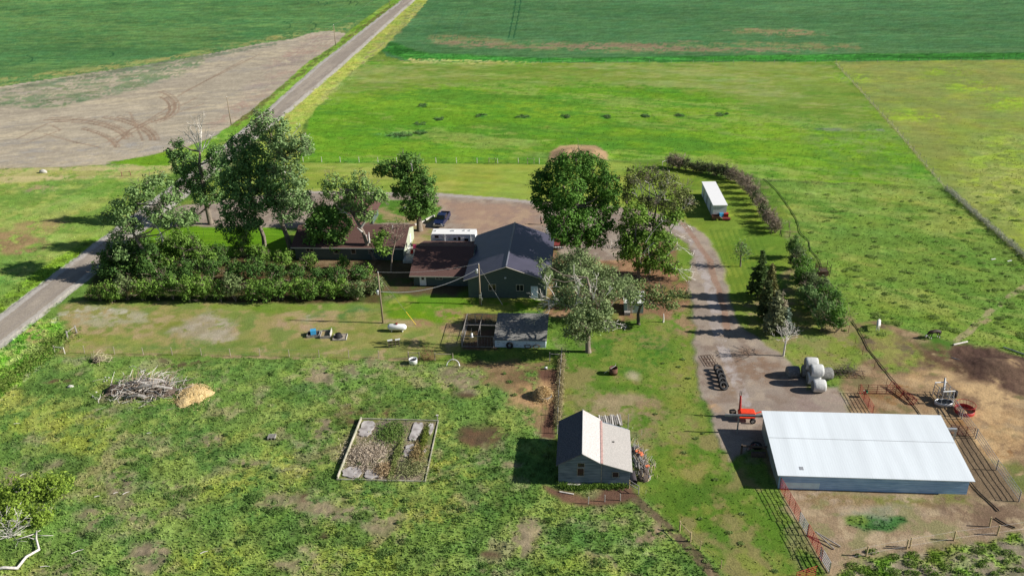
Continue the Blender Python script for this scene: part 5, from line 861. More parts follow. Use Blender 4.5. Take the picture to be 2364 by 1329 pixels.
t = thing('bucket', 'white bucket lying on the bare dirt below the coop', 'bucket', tuple(G(1257, 851))); b = MB(); b.lathe([(0, 0), (.14, 0), (.18, .4), (.17, .4), (.13, .03)], (0, 0, .17), 14, 'x'); b.build('pail', mWhite, t, True); b = MB(); b.torus((.4, 0, .17), .18, .02, 'x', 16, 6); b.build('rim', mWhite, t)
t = thing('burn_barrel', 'rusty burn barrel on the lawn with a pale stick across it', 'barrel', tuple(G(1416, 862))); b = MB(); b.lathe([(0, .05), (.55, .05), (.57, .0), (.6, .5), (.58, .52), (.6, 1.0), (.56, 1.0), (.53, .1)], n=20); b.build('drum', mRust, t, True)
t = thing('stick', 'long pale stick leaning across the burn barrel', 'stick', tuple(G(1416, 862))); b = MB(); b.tube([(-1.3, -.45, .35), (-.3, -.1, .95), (.25, .1, 1.25), (.3, .1, 1.6)], [.05, .05, .045, .03], 6); b.build('wood', mDead, t, True)
# hay feeder with hay
t = thing('hay_feeder', 'low metal ring feeder heaped with straw beside the fence', 'hay feeder', tuple(G(1256, 917))); b = MB(); b.torus((0, 0, .5), 1.05, .03); b.build('ring', mGalv, t)
b = MB(); b.lathe([(1.05, 0), (1.07, .45)], n=28); b.build('panel', mGalv, t, True)
def fibres(name, parent, n, spread, h, ca, cb, size=.25, w_=.02, up=.3, peak=True):
    P = R.randn(n, 2)*spread*.45; rr = np.linalg.norm(P/np.array(spread), axis=1) if hasattr(spread, '__len__') else np.linalg.norm(P, axis=1)/spread
    z = np.clip(h*(1-rr**2), 0, None)*(R.rand(n)**.35 if peak else R.rand(n))+.02; C = np.column_stack([P, z]); d = R.randn(n, 3); d[:, 2] *= up; d /= np.linalg.norm(d, axis=1)[:, None]; s_ = size*(.4+R.rand(n))[:, None]
    q = np.cross(d, R.randn(n, 3)); q /= np.linalg.norm(q, axis=1)[:, None]; q *= w_; Vv = np.stack([C-d*s_-q, C-d*s_+q, C+d*s_+q, C+d*s_-q], 1).reshape(-1, 3); Vv[:, 2] = np.maximum(Vv[:, 2], .01)
    c = np.repeat(np.array(ca)+(np.array(cb)-np.array(ca))*R.rand(n)[:, None], 4, axis=0); return npmesh(name, Vv, np.arange(4*n).reshape(n, 4), mGrass, c, parent)
ST1, ST2 = (.50, .35, .17), (.80, .62, .34)
t = thing('straw_heap', 'loose golden straw heaped in and around the ring feeder', 'straw', tuple(G(1254, 915))); b = MB(); b.lathe([(1.0, .0), (.9, .6), (.5, 1.05), (0, 1.25)], n=14); b.build('core', M('straw_core', (.42, .29, .13), .95, .3, 8, bump=.08, bs=6), t, True); fibres('straw', t, 5200, 1.5, 1.45, ST1, ST2, .22, .025)
t = thing('sawdust_pile', 'bright yellow sawdust pile at the right end of the brush pile', 'sawdust', tuple(G(446, 912))); nn = 36
v_ = [(0, 0, .74)]; f_ = []
for i in range(1, 8):
    for k in range(nn):
        a = 2*math.pi*k/nn; r0 = 1+.18*math.sin(3*a+1)+.1*math.sin(7*a); r = i/7; v_.append((2.3*r0*r*math.cos(a)+rnd.gauss(0, .05), 2.6*r0*r*math.sin(a)+rnd.gauss(0, .05), max(.0,   .72*(1-r**2.)+rnd.gauss(0, .06))))
for k in range(nn): f_.append((0, 1+k, 1+(k+1) % nn))
for i in range(6):
    for k in range(nn): a0 = 1+i*nn+k; a1 = 1+i*nn+(k+1) % nn; f_.append((a0, a0+nn, a1+nn, a1))
b = MB(); b.add(v_, f_); b.build('heap', M('yellow_sawdust', S(232, 204, 148), .95, .14, 4, bump=.08, bs=5), t, True); fibres('chips', t, 2600, (2.6, 2.9), .76, (.60, .45, .20), (.80, .64, .36), .09, .03)
def sticks(name, t, n, ex, ez, L, r_, mat, tilt=.25, dirx=None):
    b = MB()
    for k in range(n):
        p = Vector((rnd.gauss(0, ex[0]), rnd.gauss(0, ex[1]), 0)); p.z = abs(rnd.gauss(0, ez))*max(0, 1-(p.x/ex[0]/2.4)**2)+.05; a = rnd.uniform(0, 3.14) if dirx is None else rnd.gauss(dirx, .5)
        d = Vector((math.cos(a), math.sin(a), rnd.gauss(0, tilt)))*L*rnd.uniform(.4, 1.1); q = p+d; q.z = max(.03, q.z); m_ = (p+q)/2+Vector((rnd.gauss(0, .1), rnd.gauss(0, .1), rnd.gauss(.05, .08)))*L*.4; m_.z = max(.04, m_.z); rr = r_*rnd.uniform(.4, 1.3); b.tube([p, m_, q], [rr, rr*.8, rr*.4], 4, cap=False)
    return props(b.build(name, mat, t), kind='stuff')
bp = thing('brush_pile', 'large pile of dead branches and logs in the foreground paddock', 'brush pile', tuple(G(335, 905)))
b = MB()
for k in range(7): x = -4.1+k*1.15; b.lathe([(1.0+.3*rnd.random(), -.05), (.8, .35+.2*rnd.random()), (.35, .75), (0, .85)], (x, rnd.gauss(0, .35), 0), 9)
bp.scale = (1.1, 1.2, 1.1); b.build('core', M('dark_brush', (.09, .065, .05), .95, .5, 6, bump=.1, bs=5), bp)
sticks('branches', bp, 480, (2.2, 1.25), .8, 1.5, .035, mTwig); sticks('pale_branches', bp, 230, (2.4, 1.3), .9, 1.7, .035, mDead, .3); sticks('log', bp, 16, (2.2, .7), .7, 2.2, .12, mWoodG, .08, .1)
for p in (((-2.2, -.7, .7), (.2, -.45, 1.2), (1.2, -.3, 1.25), (4.0, -.55, 1.05)), ((-3.4, -.3, .4), (-1.2, .5, 1.0), (1.6, .5, 1.15)), ((-3.0, 1.0, .5), (0, 1.2, 1.1), (2.2, 1.1, .9)), ((-1.8, -1.6, .15), (-.4, -1.3, .5), (.9, -1.5, .4))): b = MB(); b.tube(p, [.2, .22, .2, .15][:len(p)], 8); b.build('log', mWoodG, bp, True)
for x, a in ((-1.9, .3), (-1.5, .5), (.5, .2), (1., -.2), (.8, .4), (3.0, .5)): b = MB(); b.tube([(x, .7, .8), (x+a*.6, .9, 1.8), (x+a*1.3, 1.1, 2.6)], [.035, .028, .015], 4); b.build('pole', mWoodY, bp)
for p in (((-2.9, -1.6, 0), (-2.75, -1.2, 1.0)), ((-2.9, -1.5, .05), (-1.2, -1., .6)), ((-3.5, -1.2, .1), (-2.2, -.5, .9))): b = MB(); b.tube(p, .07, 5); b.build('plank', mDead, bp)
bs_ = thing('brush_pile', 'small heap of pale dry branches against the fence near the road', 'brush pile', tuple(G(232, 833))); sticks('branches', bs_, 170, (.75, .4), .55, 1.0, .03, M('pale_straw_wood', (.5, .44, .28), .9, .2, 4)); b = MB(); b.lathe([(.7, 0), (.5, .5), (0, .6)], (-.5, 0, 0), 8); b.build('core', mWoodD, bs_)
br_ = thing('brush_pile', 'tangle of rusty brown branches behind the two fence braces in the shade', 'brush pile', tuple(G(985, 832))); sticks('branches', br_, 130, (.7, .25), .7, 1.2, .022, M('rusty_twigs', (.20, .10, .055), .9, .3, 4), .6)
bd = thing('brush_pile', 'heap of bare dead branches lying behind the pickups', 'brush pile', tuple(G(1432, 572))); sticks('branches', bd, 60, (1.3, .7), .6, 2., .04, mDead)
be = thing('brush_pile', 'bare white branches fallen on the grass near the small shed', 'brush pile', tuple(G(1402, 762))); sticks('branches', be, 46, (1.1, .45), .5, 1.5, .045, mDead)
bf = thing('brush_pile', 'dark tangle of twigs inside the metal frame beside the bales', 'brush pile', tuple(G(1952, 864))); sticks('branches', bf, 240, (1.15, .4), .5, 1.1, .022, M('grey_brown_twigs', (.13, .105, .09), .9, .3, 4), .5)
for i, (x, y) in enumerate(((163, 893), (222, 905), (214, 915), (240, 880), (247, 878), (251, 872), (243, 871))):
    q = thing('stone', f'pale stone left of the large brush pile, {ordn(i)} from the left', 'stone', tuple(G(x, y)), rnd.random()*3, 'pale stones left of the brush pile'); b = MB(); r0 = .42 if i == 0 else .16; b.lathe([(0, -.1), (r0, -.05), (r0*.9, r0*.5), (r0*.4, r0*.75), (0, r0*.8)], n=8); b.v = [(x_*rnd.uniform(.8, 1.2), y_*rnd.uniform(.5, .8), z_) for x_, y_, z_ in b.v]; b.build('rock', mConc, q)
# old foundation
fd = thing('foundation', 'old rectangular concrete foundation overgrown with grass and dry weeds', 'foundation', (-28.95, 83.35, 0))
for p in (((.12, -.0), (10.4, .28)), ): pass
cw = [((.0, 0), (.0, 12.5)), ((0, 12.5), (10.15, 12.5)), ((10.5, .1), (10.15, 12.5)), ((0, 0), (10.5, .1))]
for k, (a, c) in enumerate(cw):
    a, c = Vector((*a, 0)), Vector((*c, 0)); d = c-a; b = MB(); hh = (.45, .18, .12, .16)[k]; b.box(((a+c)/2)+Vector((0, 0, hh/2-.1)), (d.length+(.16 if k % 2 else -.16), .11, hh+.2), math.atan2(d.y, d.x)); b.build('wall', M('pale_concrete', (.52, .48, .40), .9, .3, 1.5, col2=(.26, .27, .17)), fd)
mFl = M('stained_slab', (.54, .51, .49), .95, .3, 1.2, col2=(.24, .21, .20))
for x0, x1, y0, y1 in ((.2, 2.6, .3, 2.4), (3.0, 5.4, .3, 2.2), (.2, 2.1, 8.6, 12.2), (6.9, 8.3, 4.6, 7.4), (6.9, 8.4, 8.6, 12.1), (7.0, 8.0, 8.0, 9.2), (9.0, 9.8, 9.4, 12.0), (8.9, 9.6, 5.6, 6.4)):
    cx, cy, ra, rb = (x0+x1)/2, (y0+y1)/2, (x1-x0)/2, (y1-y0)/2; b = MB(); pts = []
    for k in range(22):
        a = 2*math.pi*k/22; m_ = max(abs(math.cos(a)), abs(math.sin(a)))**.8; j = rnd.uniform(.72, 1.04); pts.append((cx+ra*math.cos(a)/m_*j, cy+rb*math.sin(a)/m_*j))
    b.prism(pts, 'z', -.2, .12+rnd.random()*.03); b.build('slab', mFl, fd)
wd = thing('dry_weeds', 'matted dry weeds and grass growing inside the old foundation', 'weeds', (-28.95, 83.35, 0))
for nm, cx, cy, sx, sy, ca, cb, n in (('dry_stalks', 2.6, 4.8, 3.2, 3.4, (.42, .35, .27), (.62, .53, .42), 2200), ('dry_stalks', 5.2, 2.0, 1.4, 1.6, (.34, .25, .14), (.58, .45, .28), 900), ('green_growth', 4.6, 9.4, 2.4, 3.0, (.10, .19, .04), (.22, .32, .08), 1300), ('green_growth', 6.2, 4.4, .5, 5.5, (.16, .22, .05), (.30, .34, .12), 800), ('green_growth', 8.4, 2.4, 2.4, 2.6, (.22, .26, .10), (.36, .36, .18), 900), ('green_growth', 9.0, 8, .5, 4, (.10, .15, .02), (.22, .26, .05), 900), ('dry_stalks', 8.6, 5.4, 1.1, 3, (.3, .22, .1), (.5, .4, .2), 900)):
    o = fibres(nm, wd, n, (sx, sy), .42, ca, cb, .2, .03, .8, False); o.location = (cx, cy, .08)
t = thing('water_hydrant', 'short grey standpipe at the far right corner of the foundation', 'standpipe', tuple(G(1010, 971))); b = MB(); b.tube([(0, 0, 0), (0, 0, .8)], .05, 6); b.build('pipe', mWoodG, t); b = MB(); b.box((0, 0, .86), (.3, .18, .14)); b.build('head', mDead, t)
t = thing('pallet', 'small grey wooden pallet lying alone in the grass', 'pallet', tuple(G(628, 1010)), .1)
for k in range(6): b = MB(); b.box((0, -.4+k*.16, .3), (.95, .1, .03)); b.build('slat', mWoodG, t)
for x in (-.42, 0, .42): b = MB(); b.bb(x-.05, x+.05, -.45, .45, .0, .28); b.build('runner', mWoodG, t)
# lumber by the old shed
t = thing('lumber_pile', 'row of grey planks stacked behind the old shed', 'lumber', tuple(G(1412, 972)), .1)
for k in range(11): b = MB(); b.box((-1.5+k*.27, 0, .16+.04*(k % 2)), (.17, 2.2+rnd.uniform(-.3, .3), .12), rnd.gauss(0, .04)); b.build('plank', mWoodG if k % 3 else mDead, t)
b = MB(); b.box((-2.4, .3, .12), (1.1, 1.2, .2), .3); b.build('brick_heap', M('broken_brick', (.30, .15, .10), .9, .4, 8, bump=.08), t)
t = thing('scrap_pile', 'long heap of scrap lumber and junk along the lean-to wall', 'scrap pile', tuple(G(1480, 1070))); t.rotation_euler = (0, 0, .12)
b = MB()
for k in range(6): b.lathe([(.75, -.05), (.6, .3), (0, .5)], (rnd.gauss(0, .25), -2.8+k*1.1, 0), 8)
b.build('core', M('dark_litter', (.10, .075, .06), .95, .4, 6, bump=.08), t)
sticks('sticks', t, 220, (.55, 1.7), .5, 1.0, .03, mWoodG, .3, 1.5); sticks('pale_sticks', t, 40, (.6, 1.7), .55, 1.3, .04, mWoodY, .3, 1.3)
for k in range(9): b = MB(); b.box((rnd.gauss(0, .4), rnd.uniform(-2.6, 2.6), .55+rnd.random()*.2), (.12, 1.5, .06), rnd.gauss(0, .3), rnd.gauss(0, .1)); b.build('plank', mWoodG, t)
for x, y, a in ((-.2, 1.6, .3), (.1, 1.2, -.4), (.2, .8, .9), (.5, -1.4, .2)): b = MB(); b.box((x, y, .72), (.5, .28, .12), a, .2); b.build('orange_scrap', M('orange_scrap', (.75, .20, .09), .8, .15, 4), t)
t = thing('culvert', 'dark rusty cylinder leaning at the corner of the old shed', 'cylinder', tuple(G(1462, 1112)), .1); b = MB(); b.lathe([(.36, -.9), (.36, .9), (.3, .9), (.3, -.9)], (0, .2, .5), 16, 'y'); b.build('shell', M('dark_iron', (.06, .05, .055), .7, .2, 4), t, True)
t = thing('fuel_can', 'small grey cylinder lying at the end of the scrap heap', 'canister', tuple(G(1499, 1108))); b = MB(); b.lathe([(0, 0), (.16, .02), (.18, .1), (.18, .55), (.1, .65), (0, .65)], (0, 0, .18), 12, 'y'); b.build('can', M('grey_can', (.25, .24, .25), .6, .15, 4), t, True)
t = thing('wood_post', 'tall thin pole at the back corner of the lean-to', 'pole', tuple(G(1449, 1000))); b = MB(); b.tube([(0, 0, 0), (0, 0, 2.9)], .05, 6); b.build('shaft', mWoodG, t)
t = thing('railing', 'short wooden handrail at the near right corner of the old shed', 'railing', tuple(G(1453, 1126)))
for x, y in ((0, 0), (1.0, -1.)): b = MB(); b.tube([(x, y, -.1), (x, y, 1.15)], .06, 6); b.build('post', mWoodY if x == 0 else mWoodG, t)
for z in (.6, 1.1): b = MB(); b.tube([(0, 0, z), (1., -1., z)], .05, 5); b.build('rail', mWoodG, t)
for lb, x, y, r in (('pale plank on the bare path below the old shed', 1308, 1138, .0), ):
    t = thing('plank', lb, 'plank', tuple(G(x, y)), -.22); b = MB(); b.box((0, 0, .08), (1.7, .14, .06)); b.build('board', mDead, t)
t = thing('plank', 'stack of pale boards in the grass against the old shed', 'planks', tuple(G(1325, 1121)), 0); b = MB(); b.box((0, 0, .12), (1.5, .3, .2)); b.build('board', mDead, t)
# tyres, frame, bales
for i, (x, y) in enumerate(((1657, 857), (1661, 866), (1665, 876), (1667, 886), (1669, 896))):
    g0 = G(x, y); t = thing('tractor_tyre', f'black tractor tyre standing in the row on the gravel, {ordn(i)} from the back', 'tyre', (g0.x, g0.y, 0), .15, 'tractor tyres in a row on the gravel'); Rm_ = Matrix.Rotation(math.radians(34), 3, 'X') @ Matrix.Rotation(math.radians(14), 3, 'Y'); b = MB(); b.torus((0, 0, .42), .50, .20, 'z', 26, 8, Rm_); b.build('tread', mBlk, t, True)
    b = MB()
    for k in range(22): a = 2*math.pi*k/22; b.box(Vector((0, 0, .42))+Rm_ @ Vector((.68*math.cos(a), .68*math.sin(a), 0)), (.05, .05, .26), a)
    b.build('lugs', mBlk, t)
t = thing('pipe', 'long black pipe lying along the right side of the tyre row', 'pipe', (0, 0, 0)); b = MB(); p0, p1 = G(1662, 850), G(1682, 893); b.tube([p0+Vector((0, 0, .3)), p1+Vector((0, 0, .1))], .09, 8); b.build('tube', mBlk, t)
t = thing('harrow', 'rusty iron harrow frame lying flat on the gravel', 'harrow', tuple(G(1637, 833)), math.radians(12))
for y in (-1.5, -.5, .5, 1.5): b = MB(); b.tube([(-.85, y, .12), (.85, y, .12)], .035, 4); b.build('crossbar', mRust, t)
for x in (-.85, -.45, 0, .45, .85):
    b = MB(); b.tube([(x, -1.5, .15), (x, 1.5, .15)], .03, 4); b.build('bar', mRust, t)
    for y in (-1, 0, 1): b = MB(); b.tube([(x, y, .0), (x+.15, y, .3)], .03, 4); b.build('tooth', mRust, t)
mBale = M('white_wrap', (.66, .66, .64), .6, .2, 2, bump=.03, bs=4, col2=(.46, .47, .46)); mBaleE = M('grey_bale_end', (.20, .20, .19), .9, .3, 4, bump=.05)
for lb, x, y, z, rz in (('pale wrapped round bale, nearest one at the right end of the stack', 31.5, 105.2, 0, .05), ('pale wrapped round bale, middle one in the bottom row', 31.2, 107.1, 0, .02), ('weathered round bale at the back of the bottom row', 30.9, 109.0, 0, -.03), ('round bale lying on top of the stack, the nearer of two', 31.4, 106.9, 1.35, 0.03), ('round bale lying on top of the stack, the farther of two', 31.1, 108.7, 1.35, 0), ('grey weathered bale behind the stack', 33.1, 108.3, 0, .2), ('dark low bale left of the stack', 28.9, 109.2, -.4, .1)):
    t = thing('round_bale', lb, 'hay bale', (x, y, z), rz, 'round hay bales in a stack'); b = MB(); b.lathe([(.0, -.76), (.68, -.76), (.75, -.7), (.79, -.5), (.8, 0), (.79, .5), (.75, .7), (.68, .76), (0, .76)], (0, 0, .79), 26, 'x'); t.scale = (1.1, 1.1, 1.1); b.build('roll', mBale if 'weathered' not in lb and 'dark' not in lb else mBaleE, t, True)
    b = MB(); b.lathe([(0, -.775), (.66, -.765)], (0, 0, .79), 24, 'x'); b.build('end', mBaleE, t)
# pto machine
t = thing('post_driver', 'bright red trailed machine with an upright boom beside the barn', 'farm machine', tuple(G(1722, 972)))
b = MB(); b.prism([(-1.0, .75), (1.1, .6), (1.2, .95), (1.0, 1.25), (-.7, 1.3), (-1.0, 1.15)], 'y', -.1, 1.0); b.build('hopper', mRedB, t); b = MB(); b.bb(-.9, 1.0, -.35, -.1, .6, .78); b.build('fender', mRedB, t)
b = MB(); b.tube([(-.7, .9, .5), (-.75, .9, 1.9), (-.8, 1.0, 3.2)], [.17, .16, .12], 8); b.build('boom', mRed, t)
for x in (-.9, -.7): b = MB(); b.tube([(x, 1.0, 3.1), (x, 1.05, 3.9)], .04, 5); b.build('fork', mBlk, t)
b = MB(); b.tube([(-1.7, .4, .6), (-1.0, .3, .7)], .2, 7); b.build('engine', mBlk, t); b = MB(); b.tube([(1.1, .6, .8), (2.1, 1.0, .9)], .08, 6); b.build('drawbar', mRedB, t); b = MB(); b.box((-1.6, .9, .8), (.7, .6, .5), .4); b.build('gearbox', mWoodD, t)
wheel(t, 0, 0, .001, .001) if False else None
for y in (-.5, 1.2):
    b = MB(); b.lathe([(.2, -.12), (.36, -.12), (.4, 0), (.36, .12), (.2, .12)], (.75, y, .4), 18, 'y'); o = b.build('wheel', mBlk, t, True); b = MB(); b.lathe([(0, -.1), (.24, -.12), (.24, .12), (0, .1)], (.75, y, .4), 14, 'y'); b.build('rim', mDead, o)
t = thing('beam_rack', 'grey steel beam on uprights running out from the barn roof corner', 'frame', (22.2, 95.0, 0))
b = MB(); b.bb(-4.6, 0, -.1, .1, 2.55, 2.8); b.build('beam', mSteel, t)
for x in (-2.9,): b = MB(); b.bb(x-.08, x+.08, -.08, .08, 0, 2.55); b.build('post', mWoodG, t)
b = MB(); b.bb(-3.1, 0, -4.3, -4.15, 1.0, 1.2); b.build('lower_beam', mWoodD, t); b = MB(); b.bb(-3.1, -2.9, -4.3, -4.1, 0, 1.3); b.build('post', mWoodD, t)
b = MB(); b.bb(-1.9, -.2, -4.9, -4.5, .0, .6); b.build('crate', mWoodD, t)
t = thing('barn_tyre', 'dark tyre lying in the shade against the barn side', 'tyre', (21.2, 92.2, 0)); b = MB(); b.torus((0, 0, .25), .5, .2); b.build('tread', mBlk, t, True); b = MB(); b.torus((0, 0, .3), .25, .05); b.build('rim', mSteel, t, True)
t = thing('bicycle', 'old red-framed bicycle leaning near the barn corner', 'bicycle', (20.6, 91.5, 0), .4)
for x in (-.5, .5): b = MB(); b.torus((x, 0, .33), .3, .025, 'y', 20, 6); b.build('wheel', mBlk, t, True)
b = MB(); b.tube([(-.5, 0, .33), (-.15, 0, .85), (.35, 0, .85), (.0, 0, .35), (-.5, 0, .33)], .025, 5); b.tube([(.0, 0, .35), (-.15, 0, .85)], .02, 5); b.build('frame', mRed, t); b = MB(); b.tube([(.5, 0, .33), (.38, 0, .95), (.3, 0, 1.0)], .025, 5); b.build('handlebar', mSteel, t)
t = thing('beam', 'short white steel beam sticking out beyond the far right roof corner of the barn', 'beam', (0, 0, 0)); b = MB(); b.bb(43.6, 45.4, 94.2, 94.55, 1.7, 2.0); b.build('girder', mGalv, t); b = MB(); b.bb(45.2, 45.4, 94.3, 94.5, 0, 1.7); b.build('post', mGalv, t)
# cattle chute, tank, round feeder
t = thing('cattle_chute', 'grey and white steel squeeze chute standing in the corral', 'cattle chute', tuple(G(2175, 922)), .15)
for x in (-.8, .8):
    for y in (-1.1, 0, 1.1): b = MB(); b.tube([(x, y, 0), (x*.9, y, 2.0)], .06, 6); b.build('post', mGalv, t)
    for z in (.5, 1.0, 1.5, 1.95): b = MB(); b.tube([(x, -1.1, z), (x, 1.1, z)], .04, 5); b.build('rail', mSteel, t)
for y in (-1.1, 1.1): b = MB(); b.tube([(-.8, y, 2.0), (.8, y, 2.0)], .08, 6); b.build('crossbar', mWhite, t)
b = MB(); b.tube([(.1, .2, 1.2), (.6, 1.3, 2.5)], .13, 8); b.build('ramp_pipe', mGalv, t); b = MB(); b.box((0, 0, 1.1), (.1, 1.4, .9)); b.build('head_gate', mSteel, t)
t = thing('stock_tank', 'oval galvanised stock tank below the cattle chute', 'water tank', tuple(G(2172, 926))); b = MB(); b.lathe([(0, .1), (1.0, .1), (1.02, .62), (1.08, .62), (1.06, 0), (0, 0)], n=26); b.v = [(x*1.1, y*.62-.9, z) for x, y, z in b.v]; b.build('tank', mGalv, t, True); b = MB(); b.lathe([(1.0, .5), (0, .5)], n=26); b.v = [(x*1.1, y*.62-.9, z) for x, y, z in b.v]; b.build('water', mGlass, t)
t = thing('barrel', 'black barrel between the stock tank and the red feeder', 'barrel', tuple(G(2203, 916))); b = MB(); b.lathe([(0, 0), (.3, 0), (.32, .45), (.3, .9), (0, .88)], n=16); b.build('drum', mBlk, t, True); b = MB(); b.torus((0, 0, .9), .3, .03, n=16); b.build('rim', mBlk, t)
t = thing('round_feeder', 'red round livestock feeder ring in the corral', 'feeder', tuple(G(2226, 950))); b = MB(); b.lathe([(1.22, .0), (1.22, .5), (1.19, .5), (1.19, 0)], n=36); b.build('skirt', mRed, t, True)
b = MB(); b.torus((0, 0, 1.15), 1.2, .035, n=36); b.build('top_ring', mRed, t)
for k in range(18): a = 2*math.pi*k/18; b = MB(); b.tube([(1.2*math.cos(a), 1.2*math.sin(a), .5), (1.2*math.cos(a+.12), 1.2*math.sin(a+.12), 1.15)], .022, 4); b.build('bar', mRedD, t)
t = thing('wire_feeder', 'rusty square hay rack with upright rods in the pasture edge', 'hay rack', tuple(G(1898, 634)), .1)
for x in (-.95, .95):
    for y in (-.9, .9): b = MB(); b.tube([(x, y, 0), (x*1.05, y, 2.3)], .05, 5); b.build('post', mWoodD, t)
for z in (.3, 1.0, 1.7):
    b = MB(); b.tube([(-.95, -.9, z), (.95, -.9, z), (.95, .9, z), (-.95, .9, z), (-.95, -.9, z)], .04, 5); b.build('rail', mRust, t)
b = MB()
for k in range(16): x = -.9+k*.12; b.tube([(x, -.9, .3), (x+.05, -.9, 1.75)], .018, 3, False); b.tube([(x, .9, .3), (x+.05, .9, 1.75)], .018, 3, False); b.tube([(-.95, x, .3), (-.95, x, 1.75)], .018, 3, False)
props(b.build('rods', mRust, t), kind='stuff')
b = MB(); b.box((0, 0, .5), (1.6, 1.5, .8)); b.build('hay', M('old_hay', (.09, .07, .05), .95, .4, 5, bump=.08), t)
t = thing('patio_set', 'jumble of patio furniture with pink and white chairs on the slab by the house', 'patio furniture', tuple(G(947, 587)))
for nm, x, y, m_, s__ in (('table', 0, 0, mWhite, .9), ('chair', .6, 1.4, M('pink_plastic', (.75, .10, .25), .5, .1, 3), .6), ('chair', -.3, 1.0, mWhite, .55), ('chair', .5, -.9, mRed, .5), ('cooler', -.2, -.9, mWhite, .6)):
    b = MB(); b.box((x, y, .72), (s__, s__, .06), .3)
    for dx_ in (-.35, .35):
        for dy_ in (-.35, .35): b.tube([(x+dx_*s__, y+dy_*s__, 0), (x+dx_*s__, y+dy_*s__, .7)], .03, 4)
    if nm == 'chair': b.box((x, y+s__*.45, 1.0), (s__, .05, .55), .1)
    if nm == 'cooler': b.box((x, y, .4), (.6, .4, .5), .3)
    b.build(nm, m_, t)
# ------------------------------------------------------------------ poles and lines
def pole(label, base, h, tx=None, cross=False, r=.15):
    g0 = G(*base); t = thing('utility_pole', label, 'utility pole', (g0.x, g0.y, 0)); b = MB(); b.tube([(0, 0, -.2), (0, 0, h)], [r, r*.72], 10); b.build('shaft', mPole, t, True)
    b = MB(); b.tube([(0, 0, h), (0, 0, h+.22)], .05, 6); b.build('insulator', mWhite, t)
    if tx is not None: b = MB(); b.lathe([(0, 0), (.2, 0), (.22, .08), (.22, .7), (.12, .8), (0, .8)], (-.36, -.05, tx), 12); b.build('transformer', mGalv, t, True); b = MB(); b.tube([(-.3, 0, tx+.9), (0, 0, tx+.9)], .04, 4); b.build('bracket', mSteel, t)
    return t
pA = pole('tall brown utility pole standing left of the propane tank', (884, 745), 8.7, 5.0); pB = pole('utility pole with grey meter box in front of the workshop', (1109, 702), 7.1, 5.6)
b = MB(); b.box((.05, -.18, 1.5), (.35, .2, .6)); b.build('meter_box', mGalv, pB); b = MB(); b.tube([(.2, -.12, 0), (.2, -.12, 2.2)], .06, 6); b.build('conduit', mGalv, pB); b = MB(); b.box((.35, -.15, 1.0), (.25, .16, .35)); b.build('meter', mGalv, pB)
for lb, bb_, h_ in (('thin utility pole beside the road, nearest of the roadside poles', (534, 289), 7.7), ('thin utility pole beside the road, second of the roadside poles', (775, 106), 7.7), ('farthest thin utility pole, at the top edge beside the road', (899, 12), 7.7)): pole(lb, bb_, h_, r=.14)
def wire(label, pts, r, mat, sag=0, cat='cable'):
    t = thing('cable', label, cat, (0, 0, 0)); P = [Vector(p) for p in pts]; out = []
    for a, c in zip(P, P[1:]):
        for k in range(13): q = a.lerp(c, k/12); q.z -= sag*4*(k/12)*(1-k/12); out.append(q)
    b = MB(); b.tube(out, r, 5, cap=False); b.build('line', mat, t)
gA, gB = G(884, 745), G(1109, 702)
wire('thick grey service cable sagging between the two utility poles by the workshop', [gB+Vector((-.1, 0, 6.4)), gA+Vector((.1, 0, 5.5))], .035, mGalv, 1.5)
wire('thin power line running from the top of one farmyard pole to the other', [gB+Vector((0, 0, 7.3)), gA+Vector((0, 0, 8.85))], .012, mGalv, .6)
wire('guy wire with wooden guard from the workshop pole down to the ground', [gB+Vector((0, 0, 6.8)), G(1160, 703)], .02, mWire); wire('guy wire from the tall brown pole down to the lawn', [gA+Vector((0, 0, 8.2)), G(960, 749)], .014, mWire)
d_ = (gA+Vector((0, 0, 8.2))-G(960, 749)).normalized(); wire('yellow plastic guard on the foot of the guy wire', [G(960, 749), G(960, 749)+d_*2.6], .045, M('yellow_plastic', (.8, .55, .03), .5, .05, 3), 0, 'guy guard')
d_ = (gB+Vector((0, 0, 6.8))-G(1160, 703)).normalized(); wire('pale wooden guard on the foot of the workshop guy wire', [G(1160, 703), G(1160, 703)+d_*2.4], .05, mDead, 0, 'guy guard')
far_ = [G(534, 289)+Vector((0, 0, 7.8)), G(775, 106)+Vector((0, 0, 7.8)), G(899, 12)+Vector((0, 0, 7.8))]
wire('faint power line strung between the roadside poles', far_, .012, mWire, 1.0)
def hose(label, px, r=.07, cat='hose'):
    t = thing('hose', label, cat, (0, 0, 0)); b = MB(); P = [G(*p)+Vector((0, 0, .10)) for p in px]; out = []
    for i in range(len(P)-1):
        p0, p1, p2, p3 = P[max(i-1, 0)], P[i], P[i+1], P[min(i+2, len(P)-1)]
        for k in range(8): u = k/8; out.append(.5*((2*p1)+(p2-p0)*u+(2*p0-5*p1+4*p2-p3)*u*u+(3*p1-p0-3*p2+p3)*u*u*u))
    out.append(P[-1]); b.tube(out, r, 6); b.build('tube', mHose, t, True)
hose('long black water hose curving through the pasture past the windbreak', [(1762, 413), (1790, 437), (1820, 477), (1840, 510), (1848, 538), (1866, 556), (1872, 578), (1890, 600), (1905, 640), (1925, 664)], .055)
hose('black water hose running down the corral edge beside the fence', [(1968, 742), (1990, 776), (2006, 808), (2030, 838), (2052, 866), (2075, 893), (2105, 930), (2125, 958)], .055)
hose('black hose curving away from the near right corner of the barn', [(2236, 1108), (2258, 1135), (2285, 1160), (2306, 1180)], .07)
hose('black hose lying in the grass in the near right corner', [(2297, 1196), (2320, 1210), (2343, 1219)], .08)
